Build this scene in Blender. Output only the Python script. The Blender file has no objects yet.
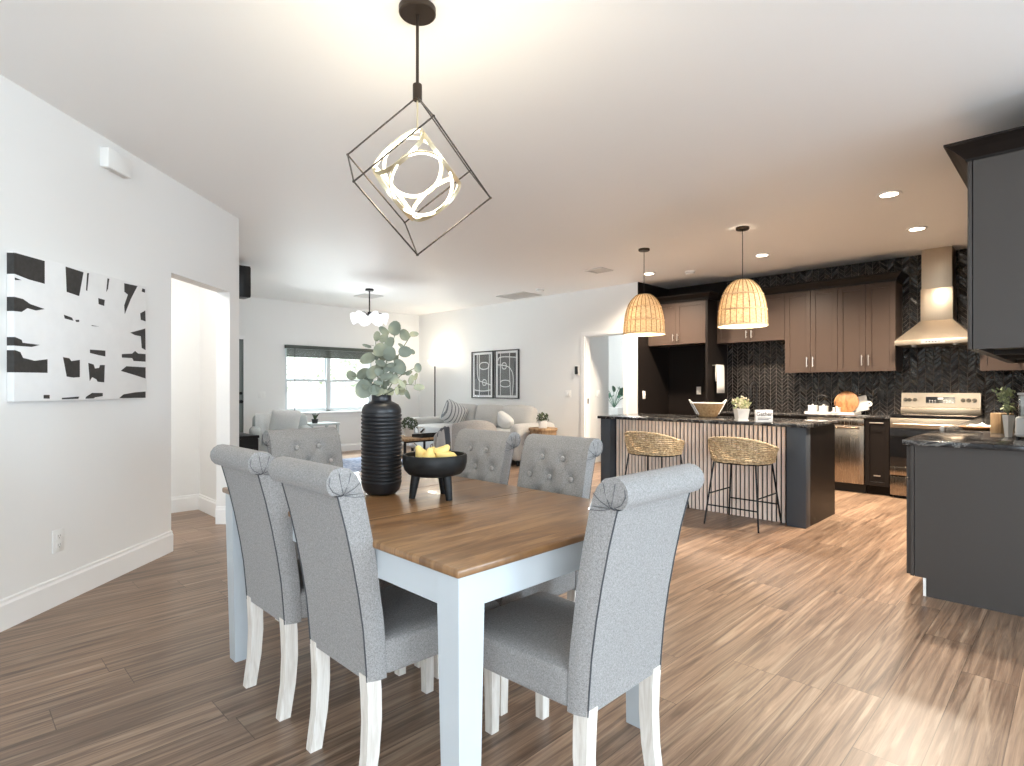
import bpy, bmesh, math, random
from mathutils import Vector, Matrix
random.seed(7)
PI = math.pi
S2 = math.sqrt(2)
COL = bpy.context.scene.collection
CEIL = 2.756

def W(d, l):
    """depth along the diagonal wall and sideways offset -> room x, y"""
    return ((d + l) / S2, (d - l) / S2)

# ------------------------------------------------------------------ node helper
class NB:
    def __init__(s, name):
        s.mat = bpy.data.materials.new(name); s.mat.use_nodes = True
        s.nt = s.mat.node_tree; s.nt.nodes.clear()
        s.out = s.nt.nodes.new('ShaderNodeOutputMaterial')
    def n(s, typ, ins=None, out=0, **at):
        nd = s.nt.nodes.new(typ)
        for k, v in at.items(): setattr(nd, k, v)
        for k, v in (ins or {}).items(): s.set(nd.inputs[k], v)
        return nd.outputs[out] if out is not None else nd
    def set(s, sock, v):
        if isinstance(v, bpy.types.NodeSocket): s.nt.links.new(v, sock)
        else:
            if isinstance(v, tuple) and len(v) == 3 and sock.type == 'RGBA': v = (*v, 1)
            sock.default_value = v
    def m(s, op, a, b=0.0, c=0.0):
        return s.n('ShaderNodeMath', {0: a, 1: b, 2: c}, operation=op)
    def xyz(s, vec):
        nd = s.n('ShaderNodeSeparateXYZ', {0: vec}, out=None); return nd.outputs[0], nd.outputs[1], nd.outputs[2]
    def vec(s, x, y, z): return s.n('ShaderNodeCombineXYZ', {0: x, 1: y, 2: z})
    def obj(s): return s.n('ShaderNodeTexCoord', out=3)
    def gen(s): return s.n('ShaderNodeTexCoord', out=0)
    def noise(s, vec, scale, detail=3, rough=.5, dist=0.0, out=0):
        return s.n('ShaderNodeTexNoise', {'Vector': vec, 'Scale': scale, 'Detail': detail, 'Roughness': rough, 'Distortion': dist}, out=out)
    def ramp(s, fac, stops, interp='LINEAR'):
        nd = s.n('ShaderNodeValToRGB', {0: fac}, out=None); cr = nd.color_ramp; cr.interpolation = interp
        while len(cr.elements) < len(stops): cr.elements.new(.5)
        for e, (p, c) in zip(cr.elements, stops):
            e.position = p; e.color = (c, c, c, 1) if isinstance(c, (int, float)) else (*c, 1)
        return nd.outputs[0]
    def mix(s, fac, a, b, mode='MIX'):
        nd = s.nt.nodes.new('ShaderNodeMix'); nd.data_type = 'RGBA'; nd.blend_type = mode
        s.set(nd.inputs[0], fac); s.set(nd.inputs[6], a); s.set(nd.inputs[7], b); return nd.outputs[2]
    def bump(s, h, strength=.3, dist=.01):
        return s.n('ShaderNodeBump', {'Strength': strength, 'Distance': dist, 'Height': h})
    def bsdf(s, **k):
        nd = s.n('ShaderNodeBsdfPrincipled', {kk.replace('_', ' '): v for kk, v in k.items()}, out=None)
        s.nt.links.new(nd.outputs[0], s.out.inputs[0]); return s.mat

def plain(name, col, rough=.5, metal=0.0, noise=0.04, nscale=6.0, spec=.4, bump=0.0, bscale=200.0):
    b = NB(name); t = b.obj()
    f = b.noise(t, nscale, 3)
    c = b.mix(f, tuple(max(0, x * (1 - noise)) for x in col), tuple(min(1, x * (1 + noise)) for x in col))
    kw = dict(Base_Color=c, Roughness=rough, Metallic=metal)
    if bump: kw['Normal'] = b.bump(b.noise(t, bscale, 2), bump, .002)
    m = b.bsdf(**kw)
    m.node_tree.nodes['Principled BSDF'].inputs['Specular IOR Level'].default_value = spec
    return m

def emit(name, col, strength):
    b = NB(name); e = b.n('ShaderNodeEmission', {'Color': (*col, 1), 'Strength': strength})
    b.nt.links.new(e, b.out.inputs[0]); return b.mat

def fabric(name, c0, c1, scale=260.0, rough=.92, stripes=None):
    b = NB(name); t = b.obj()
    a = b.noise(t, scale, 2, .7); d = b.noise(t, scale * .45, 2, .6)
    f = b.m('ADD', b.m('MULTIPLY', a, .65), b.m('MULTIPLY', d, .35))
    c = b.ramp(f, [(.36, c0), (.62, c1)])
    if stripes:
        axis, freq, col, duty = stripes
        v = b.xyz(t)[axis]; w = b.m('FRACT', b.m('MULTIPLY', v, freq))
        c = b.mix(b.m('LESS_THAN', w, duty), c, col)
    m = b.bsdf(Base_Color=c, Roughness=rough, Normal=b.bump(a, .25, .002), Sheen_Weight=.15)
    m.node_tree.nodes['Principled BSDF'].inputs['Specular IOR Level'].default_value = .2
    return m

def planks(name, w, L, ramp_stops, streak, rough, gap=.0022, bright=.35, gscale=(1.0, 15.0), gapdark=.35, coat=0.0, streak_amt=.75):
    b = NB(name); t = b.obj(); x, y, z = b.xyz(t)
    yr = b.m('DIVIDE', y, w); row = b.m('FLOOR', yr)
    r1 = b.n('ShaderNodeTexWhiteNoise', {'W': row}, noise_dimensions='1D')
    xs = b.m('ADD', b.m('DIVIDE', x, L), b.m('MULTIPLY', r1, 3.7)); col = b.m('FLOOR', xs)
    idn = b.n('ShaderNodeTexWhiteNoise', {'Vector': b.vec(row, col, 0.0)}, noise_dimensions='2D')
    gx = b.m('ADD', b.m('MULTIPLY', x, gscale[0]), b.m('MULTIPLY', idn, 41.0))
    gy = b.m('ADD', b.m('MULTIPLY', y, gscale[1]), b.m('MULTIPLY', idn, 17.0))
    v1 = b.vec(gx, gy, 0.0)
    g = b.noise(v1, 1.5, 7, .62, 1.1)
    c = b.ramp(g, ramp_stops)
    v2 = b.vec(b.m('MULTIPLY', gx, .55), b.m('MULTIPLY', gy, .5), 3.0)
    s = b.noise(v2, 1.6, 4, .5, 1.6)
    sf = b.ramp(s, [(.56, 0.0), (.66, 1.0)])
    c = b.mix(b.m('MULTIPLY', sf, streak_amt), c, streak)
    fine = b.noise(b.vec(b.m('MULTIPLY', gx, 3.0), b.m('MULTIPLY', gy, 7.0), 0.0), 2.0, 3, .6)
    c = b.mix(.35, c, b.ramp(fine, [(.3, .35), (.7, 1.0)]), 'MULTIPLY')
    k = b.m('ADD', 1 - bright, b.m('MULTIPLY', idn, 2 * bright))
    c = b.mix(1.0, c, b.vec(k, k, k), 'MULTIPLY')
    fy = b.m('FRACT', yr); dy = b.m('MULTIPLY', b.m('MINIMUM', fy, b.m('SUBTRACT', 1.0, fy)), w)
    fx = b.m('FRACT', xs); dx = b.m('MULTIPLY', b.m('MINIMUM', fx, b.m('SUBTRACT', 1.0, fx)), L)
    gp = b.m('LESS_THAN', b.m('MINIMUM', dx, dy), gap)
    c = b.mix(b.m('MULTIPLY', gp, 1 - gapdark), c, (.03, .018, .01))
    h = b.m('SUBTRACT', b.m('MULTIPLY', fine, .3), gp)
    rg = b.m('ADD', rough - .06, b.m('MULTIPLY', g, .14))
    return b.bsdf(Base_Color=c, Roughness=rg, Normal=b.bump(h, .12, .002), Coat_Weight=coat)

def chevron_tile(name):
    """black glazed chevron tile laid on a wall of constant x (or y): pattern from the horizontal run and height"""
    b = NB(name); t = b.obj(); x, y, z = b.xyz(t)
    u = b.m('ADD', x, y); cw = .076; th = .050
    uc = b.m('DIVIDE', u, cw); ci = b.m('FLOOR', uc); fu = b.m('FRACT', uc)
    par = b.m('MODULO', b.m('ABSOLUTE', ci), 2.0)
    sgn = b.m('SUBTRACT', b.m('MULTIPLY', par, 2.0), 1.0)
    loc = b.m('MULTIPLY', b.m('SUBTRACT', fu, .5), cw)
    zz = b.m('ADD', z, b.m('MULTIPLY', b.m('MULTIPLY', loc, sgn), .95))
    zr = b.m('DIVIDE', zz, th); ri = b.m('FLOOR', zr); fz = b.m('FRACT', zr)
    rnd = b.n('ShaderNodeTexWhiteNoise', {'Vector': b.vec(ci, ri, 0.0)}, out=None, noise_dimensions='2D')
    dz = b.m('MULTIPLY', b.m('MINIMUM', fz, b.m('SUBTRACT', 1.0, fz)), th)
    du = b.m('MULTIPLY', b.m('MINIMUM', fu, b.m('SUBTRACT', 1.0, fu)), cw)
    edge = b.n('ShaderNodeMapRange', {0: b.m('MINIMUM', dz, du), 1: .0015, 2: .0055, 3: 0.0, 4: 1.0})
    grout = b.m('LESS_THAN', b.m('MINIMUM', dz, du), .0022)
    tilt = b.m('MULTIPLY', b.m('SUBTRACT', rnd.outputs[0], .5), b.m('MULTIPLY', b.m('SUBTRACT', fz, .5), .9))
    tilt2 = b.m('MULTIPLY', b.m('SUBTRACT', b.xyz(rnd.outputs[1])[1], .5), b.m('MULTIPLY', b.m('SUBTRACT', fu, .5), 1.6))
    h = b.m('ADD', b.m('ADD', edge, tilt), b.m('ADD', tilt2, b.m('MULTIPLY', b.noise(t, 30, 2), .5)))
    c = b.mix(rnd.outputs[0], (.007, .006, .006), (.018, .015, .014))
    c = b.mix(grout, c, (.24, .21, .19))
    rg = b.m('ADD', .16, b.m('MULTIPLY', grout, .6))
    return b.bsdf(Base_Color=c, Roughness=rg, Normal=b.bump(h, .9, .012))

def granite(name):
    b = NB(name); t = b.obj()
    n1 = b.noise(t, 5, 8, .65, 2.2); n2 = b.noise(t, 60, 3, .6); n3 = b.noise(t, 2.2, 6, .6, 3.0)
    c = b.ramp(n1, [(.35, (.010, .010, .011)), (.52, (.030, .028, .028)), (.62, (.012, .012, .013))])
    v = b.ramp(n3, [(.47, 0.0), (.5, 1.0), (.53, 0.0)])
    c = b.mix(b.m('MULTIPLY', v, .55), c, (.30, .29, .27))
    c = b.mix(b.ramp(n2, [(.62, 0.0), (.72, .5)]), c, (.16, .15, .14))
    return b.bsdf(Base_Color=c, Roughness=.10, Normal=b.bump(n1, .05, .003))

def steel(name, col=(.62, .59, .55), rough=.24):
    b = NB(name); t = b.obj(); x, y, z = b.xyz(t)
    s = b.noise(b.vec(b.m('MULTIPLY', x, 200.0), b.m('MULTIPLY', y, 200.0), b.m('MULTIPLY', z, 3.0)), 1.0, 2)
    w = b.noise(b.vec(b.m('MULTIPLY', x, 5.0), b.m('MULTIPLY', y, 7.0), b.m('MULTIPLY', z, .9)), 1.0, 2, .5)
    return b.bsdf(Base_Color=b.mix(s, tuple(c * .9 for c in col), col), Metallic=1.0,
                  Roughness=b.m('ADD', rough - .05, b.m('MULTIPLY', s, .1)), Normal=b.bump(w, .25, .03))

def wood(name, c0, c1, rough=.5, sx=(4, 4, 60), scale=1.0):
    b = NB(name); t = b.obj(); x, y, z = b.xyz(t)
    g = b.noise(b.vec(b.m('MULTIPLY', x, float(sx[0])), b.m('MULTIPLY', y, float(sx[1])), b.m('MULTIPLY', z, float(sx[2]))), scale, 5, .6, .8)
    m = b.bsdf(Base_Color=b.ramp(g, [(.3, c0), (.7, c1)]), Roughness=rough, Normal=b.bump(g, .12, .002))
    m.node_tree.nodes['Principled BSDF'].inputs['Specular IOR Level'].default_value = .28
    return m

def glass(name, tint=(.9, .95, .95), fac=.10, rough=.02):
    b = NB(name)
    tr = b.n('ShaderNodeBsdfTransparent', {'Color': (*tint, 1)})
    gl = b.n('ShaderNodeBsdfGlossy', {'Color': (1, 1, 1, 1), 'Roughness': rough})
    fr = b.m('ADD', fac * .4, b.m('MULTIPLY', b.n('ShaderNodeLayerWeight', {'Blend': .3}, out=1), fac * 3))
    mx = b.n('ShaderNodeMixShader', {0: fr, 1: tr, 2: gl})
    b.nt.links.new(mx, b.out.inputs[0]); return b.mat

def woven(name, c0, c1, freq=90.0):
    b = NB(name); t = b.obj()
    n = b.noise(t, 55, 3, .6); n2 = b.noise(t, 160, 2)
    f = b.m('ADD', b.m('MULTIPLY', n, .7), b.m('MULTIPLY', n2, .3))
    return b.bsdf(Base_Color=b.ramp(f, [(.36, c0), (.62, c1)]), Roughness=.75, Normal=b.bump(n2, .5, .004))

MT = {}
MT['wall'] = plain('wall_paint', (.80, .80, .785), .72, noise=.015, nscale=1.5, bump=.05)
MT['ceil'] = plain('ceiling_paint', (.86, .85, .835), .55, noise=.012, nscale=1.0, bump=.06, bscale=90)
MT['winframe'] = plain('window_frame_backlit', (.66, .70, .71), .4, noise=.01)  # white frame greyed in its colour to imitate backlight
MT['trim'] = plain('trim_paint', (.84, .84, .83), .35, noise=.01)
MT['white'] = plain('white_plastic', (.82, .82, .80), .35, noise=.01)
MT['socket'] = plain('socket_slot', (.10, .10, .10), .5)
MT['floor'] = planks('floor_planks', .182, 1.25,
    [(.28, (.080, .047, .031)), (.42, (.190, .118, .077)), (.56, (.300, .195, .129)), (.72, (.44, .30, .20))],
    (.56, .415, .29), .33, bright=.18, streak_amt=.42, gap=.0014, gscale=(.9, 22.0))
MT['tabletop'] = planks('tabletop_boards', .095, 3.2,
    [(.28, (.120, .058, .024)), (.46, (.225, .115, .048)), (.60, (.31, .168, .074)), (.78, (.42, .245, .12))],
    (.42, .25, .12), .30, gap=.0007, bright=.10, gscale=(1.6, 10.0), gapdark=.6, coat=.25, streak_amt=.5)
MT['tabledge'] = wood('table_edge_wood', (.12, .055, .022), (.33, .19, .09), .4, (30, 30, 120))
MT['tablepaint'] = plain('table_paint', (.50, .535, .555), .42, noise=.03)
MT['fabric'] = fabric('grey_linen', (.178, .168, .160), (.355, .342, .330), 420)
MT['pleat'] = plain('pleat_shadow_thread', (.10, .10, .105), .9)
MT['piping'] = plain('charcoal_piping', (.055, .057, .062), .8)
MT['button'] = fabric('button_linen', (.24, .225, .21), (.46, .44, .42), 300)
MT['chairleg'] = wood('whitewashed_wood', (.60, .54, .47), (.80, .76, .70), .55, (60, 60, 6))
MT['vase'] = plain('matte_black_ceramic', (.012, .012, .0135), .36, noise=.1, spec=.45)
MT['blackwood'] = wood('charred_black_wood', (.003, .003, .003), (.014, .0135, .013), .5, (6, 6, 50))
MT['pear'] = plain('yellow_pear_skin', (.80, .58, .20), .45, noise=.12, nscale=25)
MT['pearstem'] = plain('pear_stem', (.10, .06, .03), .7)
MT['stem'] = plain('eucalyptus_stem', (.13, .15, .10), .7)
def leafmat():
    b = NB('eucalyptus_leaf'); t = b.obj()
    n = b.noise(t, 9, 2)
    c = b.ramp(n, [(.35, (.105, .120, .088)), (.5, (.170, .188, .138)), (.65, (.35, .34, .215))])
    return b.bsdf(Base_Color=c, Roughness=.6)
MT['leaf'] = leafmat()
MT['bronze'] = plain('dark_bronze', (.060, .045, .034), .38, metal=.8)
MT['cage'] = plain('cage_metal', (.045, .036, .030), .4, metal=.7)
MT['champagne'] = plain('champagne_metal', (.78, .70, .50), .3, metal=.85)
MT['led'] = emit('led_ring_light', (1.0, .90, .70), 3.5)
MT['canvas'] = plain('canvas_white_paint', (.80, .80, .79), .7, noise=.05, nscale=14, bump=.5, bscale=40)
MT['blackpaint'] = plain('black_acrylic', (.040, .038, .036), .55, noise=.5, nscale=40, bump=.4, bscale=60)
MT['cab'] = plain('espresso_cabinet', (.060, .041, .032), .36, noise=.06, nscale=3, spec=.3)
MT['cabgrey'] = plain('espresso_panel', (.062, .055, .050), .42, noise=.04, nscale=2, spec=.25)
MT['cabdark'] = plain('dark_cabinet', (.012, .0095, .0085), .36, noise=.06, spec=.16)
MT['navy'] = plain('island_post_paint', (.058, .068, .082), .45, noise=.03)
MT['tile'] = chevron_tile('black_chevron_tile')
MT['granite'] = granite('black_granite')
MT['steel'] = steel('brushed_steel', (.58, .50, .40), .37)
MT['knob'] = plain('dark_knob_metal', (.16, .14, .11), .35, metal=.9)
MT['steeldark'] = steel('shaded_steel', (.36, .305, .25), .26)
MT['handle'] = plain('nickel_handle', (.70, .67, .63), .3, metal=.9)
MT['blackglass'] = plain('black_glass', (.008, .008, .009), .08)
MT['blackmetal'] = plain('black_metal', (.014, .014, .015), .45, metal=.3)
MT['blackplastic'] = plain('black_plastic', (.014, .014, .015), .4)
MT['slat'] = wood('pale_slat_wood', (.86, .71, .60), (.95, .83, .74), .55, (20, 20, 3))
MT['slatback'] = plain('slat_backing', (.020, .014, .012), .8)
MT['seagrass'] = woven('seagrass', (.24, .155, .075), (.72, .57, .36))
def rattanmat():
    b = NB('rattan_weave'); t = b.obj(); x, y, z = b.xyz(t)
    n = b.noise(t, 60, 3, .6); n2 = b.noise(b.vec(b.m('MULTIPLY', x, 30.0), b.m('MULTIPLY', y, 30.0), b.m('MULTIPLY', z, 260.0)), 1.0, 2)
    f = b.m('ADD', b.m('MULTIPLY', n, .5), b.m('MULTIPLY', n2, .5))
    c = b.ramp(f, [(.36, (.55, .42, .26)), (.50, (.82, .69, .49)), (.66, (.92, .83, .66))])
    d = b.n('ShaderNodeBsdfDiffuse', {'Color': c, 'Normal': b.bump(n2, .5, .004)}); tl = b.n('ShaderNodeBsdfTranslucent', {'Color': c})
    mx = b.n('ShaderNodeMixShader', {0: .46, 1: d, 2: tl}); b.nt.links.new(mx, b.out.inputs[0]); return b.mat
MT['rattan'] = rattanmat()
MT['rib'] = woven('rattan_rib', (.22, .14, .065), (.46, .32, .17))
MT['basket'] = woven('basket_wood', (.28, .16, .07), (.50, .33, .17))
MT['sofa'] = fabric('sofa_linen', (.45, .445, .43), (.57, .565, .55), 160)
MT['barrel'] = fabric('barrel_chair_fabric', (.27, .258, .248), (.39, .375, .36), 160)
MT['cushion'] = fabric('white_cushion_fabric', (.70, .70, .68), (.82, .82, .80), 160)
MT['armchair'] = fabric('sage_grey_fabric', (.42, .45, .44), (.56, .59, .58), 160)
MT['throw'] = fabric('striped_throw_fabric', (.50, .50, .50), (.62, .62, .62), 160, stripes=(0, 14.0, (.10, .11, .13), .35))
MT['stripepillow'] = fabric('striped_pillow_fabric', (.56, .56, .55), (.70, .70, .69), 160, stripes=(0, 26.0, (.20, .21, .22), .3))
MT['rug'] = fabric('blue_rug_pile', (.10, .14, .25), (.42, .46, .56), 22)
MT['rugpale'] = fabric('pale_rug_pile', (.50, .55, .55), (.68, .72, .72), 30)
MT['greendoor'] = plain('grey_green_door', (.22, .25, .24), .45)
MT['blind'] = plain('olive_blind', (.060, .070, .058), .5)
MT['pane'] = glass('window_pane', (.97, .99, .99), .08)
MT['printglass'] = glass('picture_glass', (.98, .98, .98), .012, .12)
MT['clear'] = glass('clear_glass', (.93, .96, .96), .35)
MT['shadeglass'] = emit('lit_frosted_shade', (.95, .97, 1.0), .62)
MT['torch'] = emit('lit_torchiere_bowl', (1.0, .95, .85), 1.0)
MT['lens'] = emit('downlight_lens', (1.0, .86, .66), 9)
MT['bulb'] = emit('bulb_glow', (1.0, .84, .58), 5)
MT['potwhite'] = plain('white_ceramic', (.68, .665, .64), .4, noise=.03)
MT['plant'] = plain('dark_foliage', (.050, .075, .035), .6, noise=.5, nscale=30)
MT['palm'] = plain('palm_foliage', (.045, .12, .075), .5, noise=.4, nscale=20)
MT['dusty'] = plain('dusty_foliage', (.34, .38, .20), .7, noise=.4, nscale=60)
MT['blossom'] = plain('cream_blossom', (.74, .66, .48), .7, noise=.1)
MT['stump'] = wood('stump_wood', (.16, .09, .045), (.42, .29, .17), .7, (30, 30, 4))
MT['boardwood'] = wood('cutting_board_wood', (.17, .066, .022), (.42, .21, .085), .45, (2, 26, 14))
MT['lightwood'] = wood('light_wood', (.36, .22, .11), (.56, .38, .21), .5, (30, 30, 5))
MT['marble'] = plain('white_marble', (.78, .77, .75), .25, noise=.12, nscale=12)
MT['printgrey'] = plain('print_grey', (.105, .105, .100), .5, noise=.25, nscale=30)
MT['printdark'] = plain('print_charcoal', (.022, .022, .022), .5)
MT['matboard'] = plain('mat_board', (.80, .80, .79), .6, noise=.01)
MT['towel'] = fabric('white_towel_fabric', (.74, .72, .68), (.86, .84, .81), 200)
MT['ink'] = plain('sign_ink', (.10, .095, .09), .7)
MT['bark'] = plain('tree_bark', (.58, .54, .48), .9, noise=.3, nscale=8)
MT['treeleaf'] = plain('tree_foliage', (.46, .50, .38), .7, noise=.4, nscale=6)
MT['ground'] = plain('yard_ground', (.52, .50, .44), .95, noise=.2, nscale=2)
MT['fence'] = plain('lattice_wood', (.42, .38, .34), .8)
MT['vent'] = plain('vent_metal', (.62, .61, .59), .5)
MT['ventdark'] = plain('vent_shadow_gap', (.06, .06, .06), .8)
MT['outwhite'] = plain('exterior_white', (.85, .85, .85), .7)

# ------------------------------------------------------------------ mesh helper
class MB:
    def __init__(s): s.bm = bmesh.new()
    def _tr(s, vs, rz=0, c=None, M=None):
        if M is not None: bmesh.ops.transform(s.bm, matrix=M, verts=vs)
    def box(s, x0, x1, y0, y1, z0, z1, r=0, seg=2, M=None):
        v = [s.bm.verts.new(p) for p in [(x0, y0, z0), (x1, y0, z0), (x1, y1, z0), (x0, y1, z0), (x0, y0, z1), (x1, y0, z1), (x1, y1, z1), (x0, y1, z1)]]
        fs = [s.bm.faces.new([v[i] for i in f]) for f in [(3, 2, 1, 0), (4, 5, 6, 7), (0, 1, 5, 4), (1, 2, 6, 5), (2, 3, 7, 6), (3, 0, 4, 7)]]
        if r:
            es = list({e for f in fs for e in f.edges})
            res = bmesh.ops.bevel(s.bm, geom=es, offset=r, segments=seg, affect='EDGES', profile=.5)
            v = list({q for f in res['faces'] for q in f.verts} | {q for q in v if q.is_valid})
        s._tr([q for q in v if q.is_valid], M=M); return s
    def lathe(s, prof, n=32, c=(0, 0, 0), M=None, closed=False):
        rings = []; allv = []
        for r, z in prof:
            if r < 1e-6: q = [s.bm.verts.new((c[0], c[1], c[2] + z))]
            else: q = [s.bm.verts.new((c[0] + r * math.cos(2 * PI * i / n), c[1] + r * math.sin(2 * PI * i / n), c[2] + z)) for i in range(n)]
            rings.append(q); allv += q
        for a, b in zip(rings, rings[1:]):
            for i in range(n):
                j = (i + 1) % n
                if len(a) == 1 and len(b) == 1: continue
                if len(a) == 1: s.bm.faces.new((a[0], b[j], b[i]))
                elif len(b) == 1: s.bm.faces.new((a[i], a[j], b[0]))
                else: s.bm.faces.new((a[i], a[j], b[j], b[i]))
        s._tr(allv, M=M); return s
    def cyl(s, c, r, h, n=24, r2=None, M=None):
        r2 = r if r2 is None else r2
        return s.lathe([(0, 0), (r, 0), (r2, h), (0, h)], n, c, M)
    def tube(s, pts, r, n=8, closed=False, cap=True):
        pts = [Vector(p) for p in pts]; N = len(pts); rings = []
        rr = r if isinstance(r, (list, tuple)) else [r] * N
        up = None
        for i, p in enumerate(pts):
            if closed: t = (pts[(i + 1) % N] - pts[i - 1]).normalized()
            else: t = (pts[min(i + 1, N - 1)] - pts[max(i - 1, 0)]).normalized()
            if up is None:
                up = Vector((0, 0, 1)) if abs(t.z) < .9 else Vector((1, 0, 0))
            a = t.cross(up)
            if a.length < 1e-5: a = t.orthogonal()
            a.normalize(); b = a.cross(t).normalized(); up = b
            rings.append([s.bm.verts.new(p + rr[i] * (a * math.cos(2 * PI * k / n) + b * math.sin(2 * PI * k / n))) for k in range(n)])
        for i in range(N if closed else N - 1):
            A, B = rings[i], rings[(i + 1) % N]
            for k in range(n): s.bm.faces.new((A[k], A[(k + 1) % n], B[(k + 1) % n], B[k]))
        if cap and not closed:
            s.bm.faces.new(rings[0][::-1]); s.bm.faces.new(rings[-1])
        return s
    def bar(s, a, b, r, n=8): return s.tube([a, b], r, n)
    def sweep_rect(s, pts, sizes):
        rings = []
        for (x, y, z), (sx, sy) in zip(pts, sizes):
            rings.append([s.bm.verts.new((x + i * sx / 2, y + j * sy / 2, z)) for i, j in [(-1, -1), (1, -1), (1, 1), (-1, 1)]])
        for A, B in zip(rings, rings[1:]):
            for k in range(4): s.bm.faces.new((A[k], A[(k + 1) % 4], B[(k + 1) % 4], B[k]))
        s.bm.faces.new(rings[0][::-1]); s.bm.faces.new(rings[-1]); return s
    def prism(s, pts, f0, f1):
        """polygon pts mapped by f0 / f1 to its two sides"""
        A = [s.bm.verts.new(f0(*p)) for p in pts]; B = [s.bm.verts.new(f1(*p)) for p in pts]
        s.bm.faces.new(A); s.bm.faces.new(B[::-1])
        for i in range(len(pts)):
            j = (i + 1) % len(pts); s.bm.faces.new((A[j], A[i], B[i], B[j]))
        return s
    def prism_z(s, pts, z0, z1): return s.prism(pts, lambda x, y: (x, y, z0), lambda x, y: (x, y, z1))
    def soft(s, c, h, r, puff=(0, 0, 0), n=8, M=None):
        """soft cushion: rounded box of half sizes h, corner radius r, swelling by puff along each axis"""
        vid = {}; vs = []
        def V(p):
            k = tuple(round(q, 5) for q in p)
            if k in vid: return vid[k]
            q = []; dv = []
            for i in range(3):
                w = p[i] * h[i]; lim = h[i] - r; cl = max(-lim, min(lim, w)); q.append(cl); dv.append((w - cl) / r)
            L = math.sqrt(sum(t * t for t in dv)) or 1; mx = max(abs(t) for t in dv)
            o = [q[i] + r * dv[i] / L * mx for i in range(3)]
            for i in range(3):
                a, b = [j for j in range(3) if j != i]
                o[i] += puff[i] * p[i] * (1 - p[a] ** 2) * (1 - p[b] ** 2)
            v = s.bm.verts.new((c[0] + o[0], c[1] + o[1], c[2] + o[2])); vid[k] = v; vs.append(v); return v
        g = [-1 + 2 * i / n for i in range(n + 1)]
        # denser rows near the corners
        g = [math.copysign(abs(t) ** .75, t) for t in g]
        for ax in range(3):
            for sg in (-1, 1):
                for i in range(n):
                    for j in range(n):
                        q = []
                        for a, b in ((i, j), (i + 1, j), (i + 1, j + 1), (i, j + 1)):
                            p = [0, 0, 0]; p[ax] = sg; p[(ax + 1) % 3] = g[a]; p[(ax + 2) % 3] = g[b]; q.append(V(p))
                        if sg < 0: q = q[::-1]
                        try: s.bm.faces.new(q)
                        except ValueError: pass
        s._tr(vs, M=M); return s
    def quadgrid(s, rows):
        R = [[s.bm.verts.new(p) for p in r] for r in rows]
        for a, b in zip(R, R[1:]):
            for i in range(len(a) - 1): s.bm.faces.new((a[i], a[i + 1], b[i + 1], b[i]))
        return s

OFF = {}
def link(o): COL.objects.link(o); return o

def part(name, mb, mat, parent=None, label=None, smooth=True, angle=35, fixn=True):
    bm = mb.bm
    if parent is not None and OFF.get(parent.name): bmesh.ops.translate(bm, verts=bm.verts, vec=-OFF[parent.name])
    if fixn: bmesh.ops.recalc_face_normals(bm, faces=bm.faces)
    me = bpy.data.meshes.new(name); bm.to_mesh(me); bm.free()
    if smooth:
        for p in me.polygons: p.use_smooth = True
        me.set_sharp_from_angle(angle=math.radians(angle))
    me.materials.append(MT[mat] if isinstance(mat, str) else mat)
    o = link(bpy.data.objects.new(name, me))
    if parent is not None:
        o.parent = parent
        if OFF.get(parent.name): OFF[o.name] = OFF[parent.name]
    if label: o['label'] = label
    return o

def struct(name, mb, mat, parent=None, **k):
    o = part(name, mb, mat, parent, **k)
    if parent is None: o['kind'] = 'structure'
    return o

def tag(o, label, cat, group=None):
    o['label'] = label; o['category'] = cat
    if group: o['group'] = group
    return o

def thing(name, label, cat, loc=(0, 0, 0), rz=0.0, group=None, world=False):
    """an Empty at the thing's base; world=True lets parts be given in room coordinates"""
    o = link(bpy.data.objects.new(name, None)); o.location = loc; o.rotation_euler = (0, 0, rz); o.empty_display_size = .1
    if world: OFF[o.name] = Vector(loc)
    return tag(o, label, cat, group)

def single(name, mb, mat, label, cat, group=None, loc=None, **k):
    o = part(name, mb, mat, **k)
    if loc: o.location = loc
    return tag(o, label, cat, group)

KIDS = {}
def dup(root, loc, rz=0.0, label=None):
    def cp(o, par):
        c = o.copy(); COL.objects.link(c)
        if par is not None: c.parent = par
        for ch in o.children: cp(ch, c)
        return c
    r = cp(root, None); r.location = loc; r.rotation_euler = (0, 0, rz)
    if label: r['label'] = label
    return r

def wall(name, p0, p1, th, z0=0.0, z1=CEIL, openings=(), mat='wall', side=1):
    """straight wall from p0 to p1; its thickness grows to the left (side=1) or right (-1) of that direction"""
    a, b = Vector((*p0, 0)), Vector((*p1, 0)); t = (b - a); L = t.length; t.normalize(); nrm = Vector((-t.y, t.x, 0)) * side
    m = MB()
    def bx(s0, s1, za, zb):
        if s1 - s0 < 1e-4 or zb - za < 1e-4: return
        q = [a + t * s0, a + t * s1, a + t * s1 + nrm * th, a + t * s0 + nrm * th]
        m.prism([(v.x, v.y) for v in q], lambda x, y: (x, y, za), lambda x, y: (x, y, zb))
    cur = 0.0
    for s0, s1, za, zb in sorted(openings):
        bx(cur, s0, z0, z1); bx(s0, s1, z0, za); bx(s0, s1, zb, z1); cur = s1
    bx(cur, L, z0, z1)
    return struct(name, m, mat, smooth=False)

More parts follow.
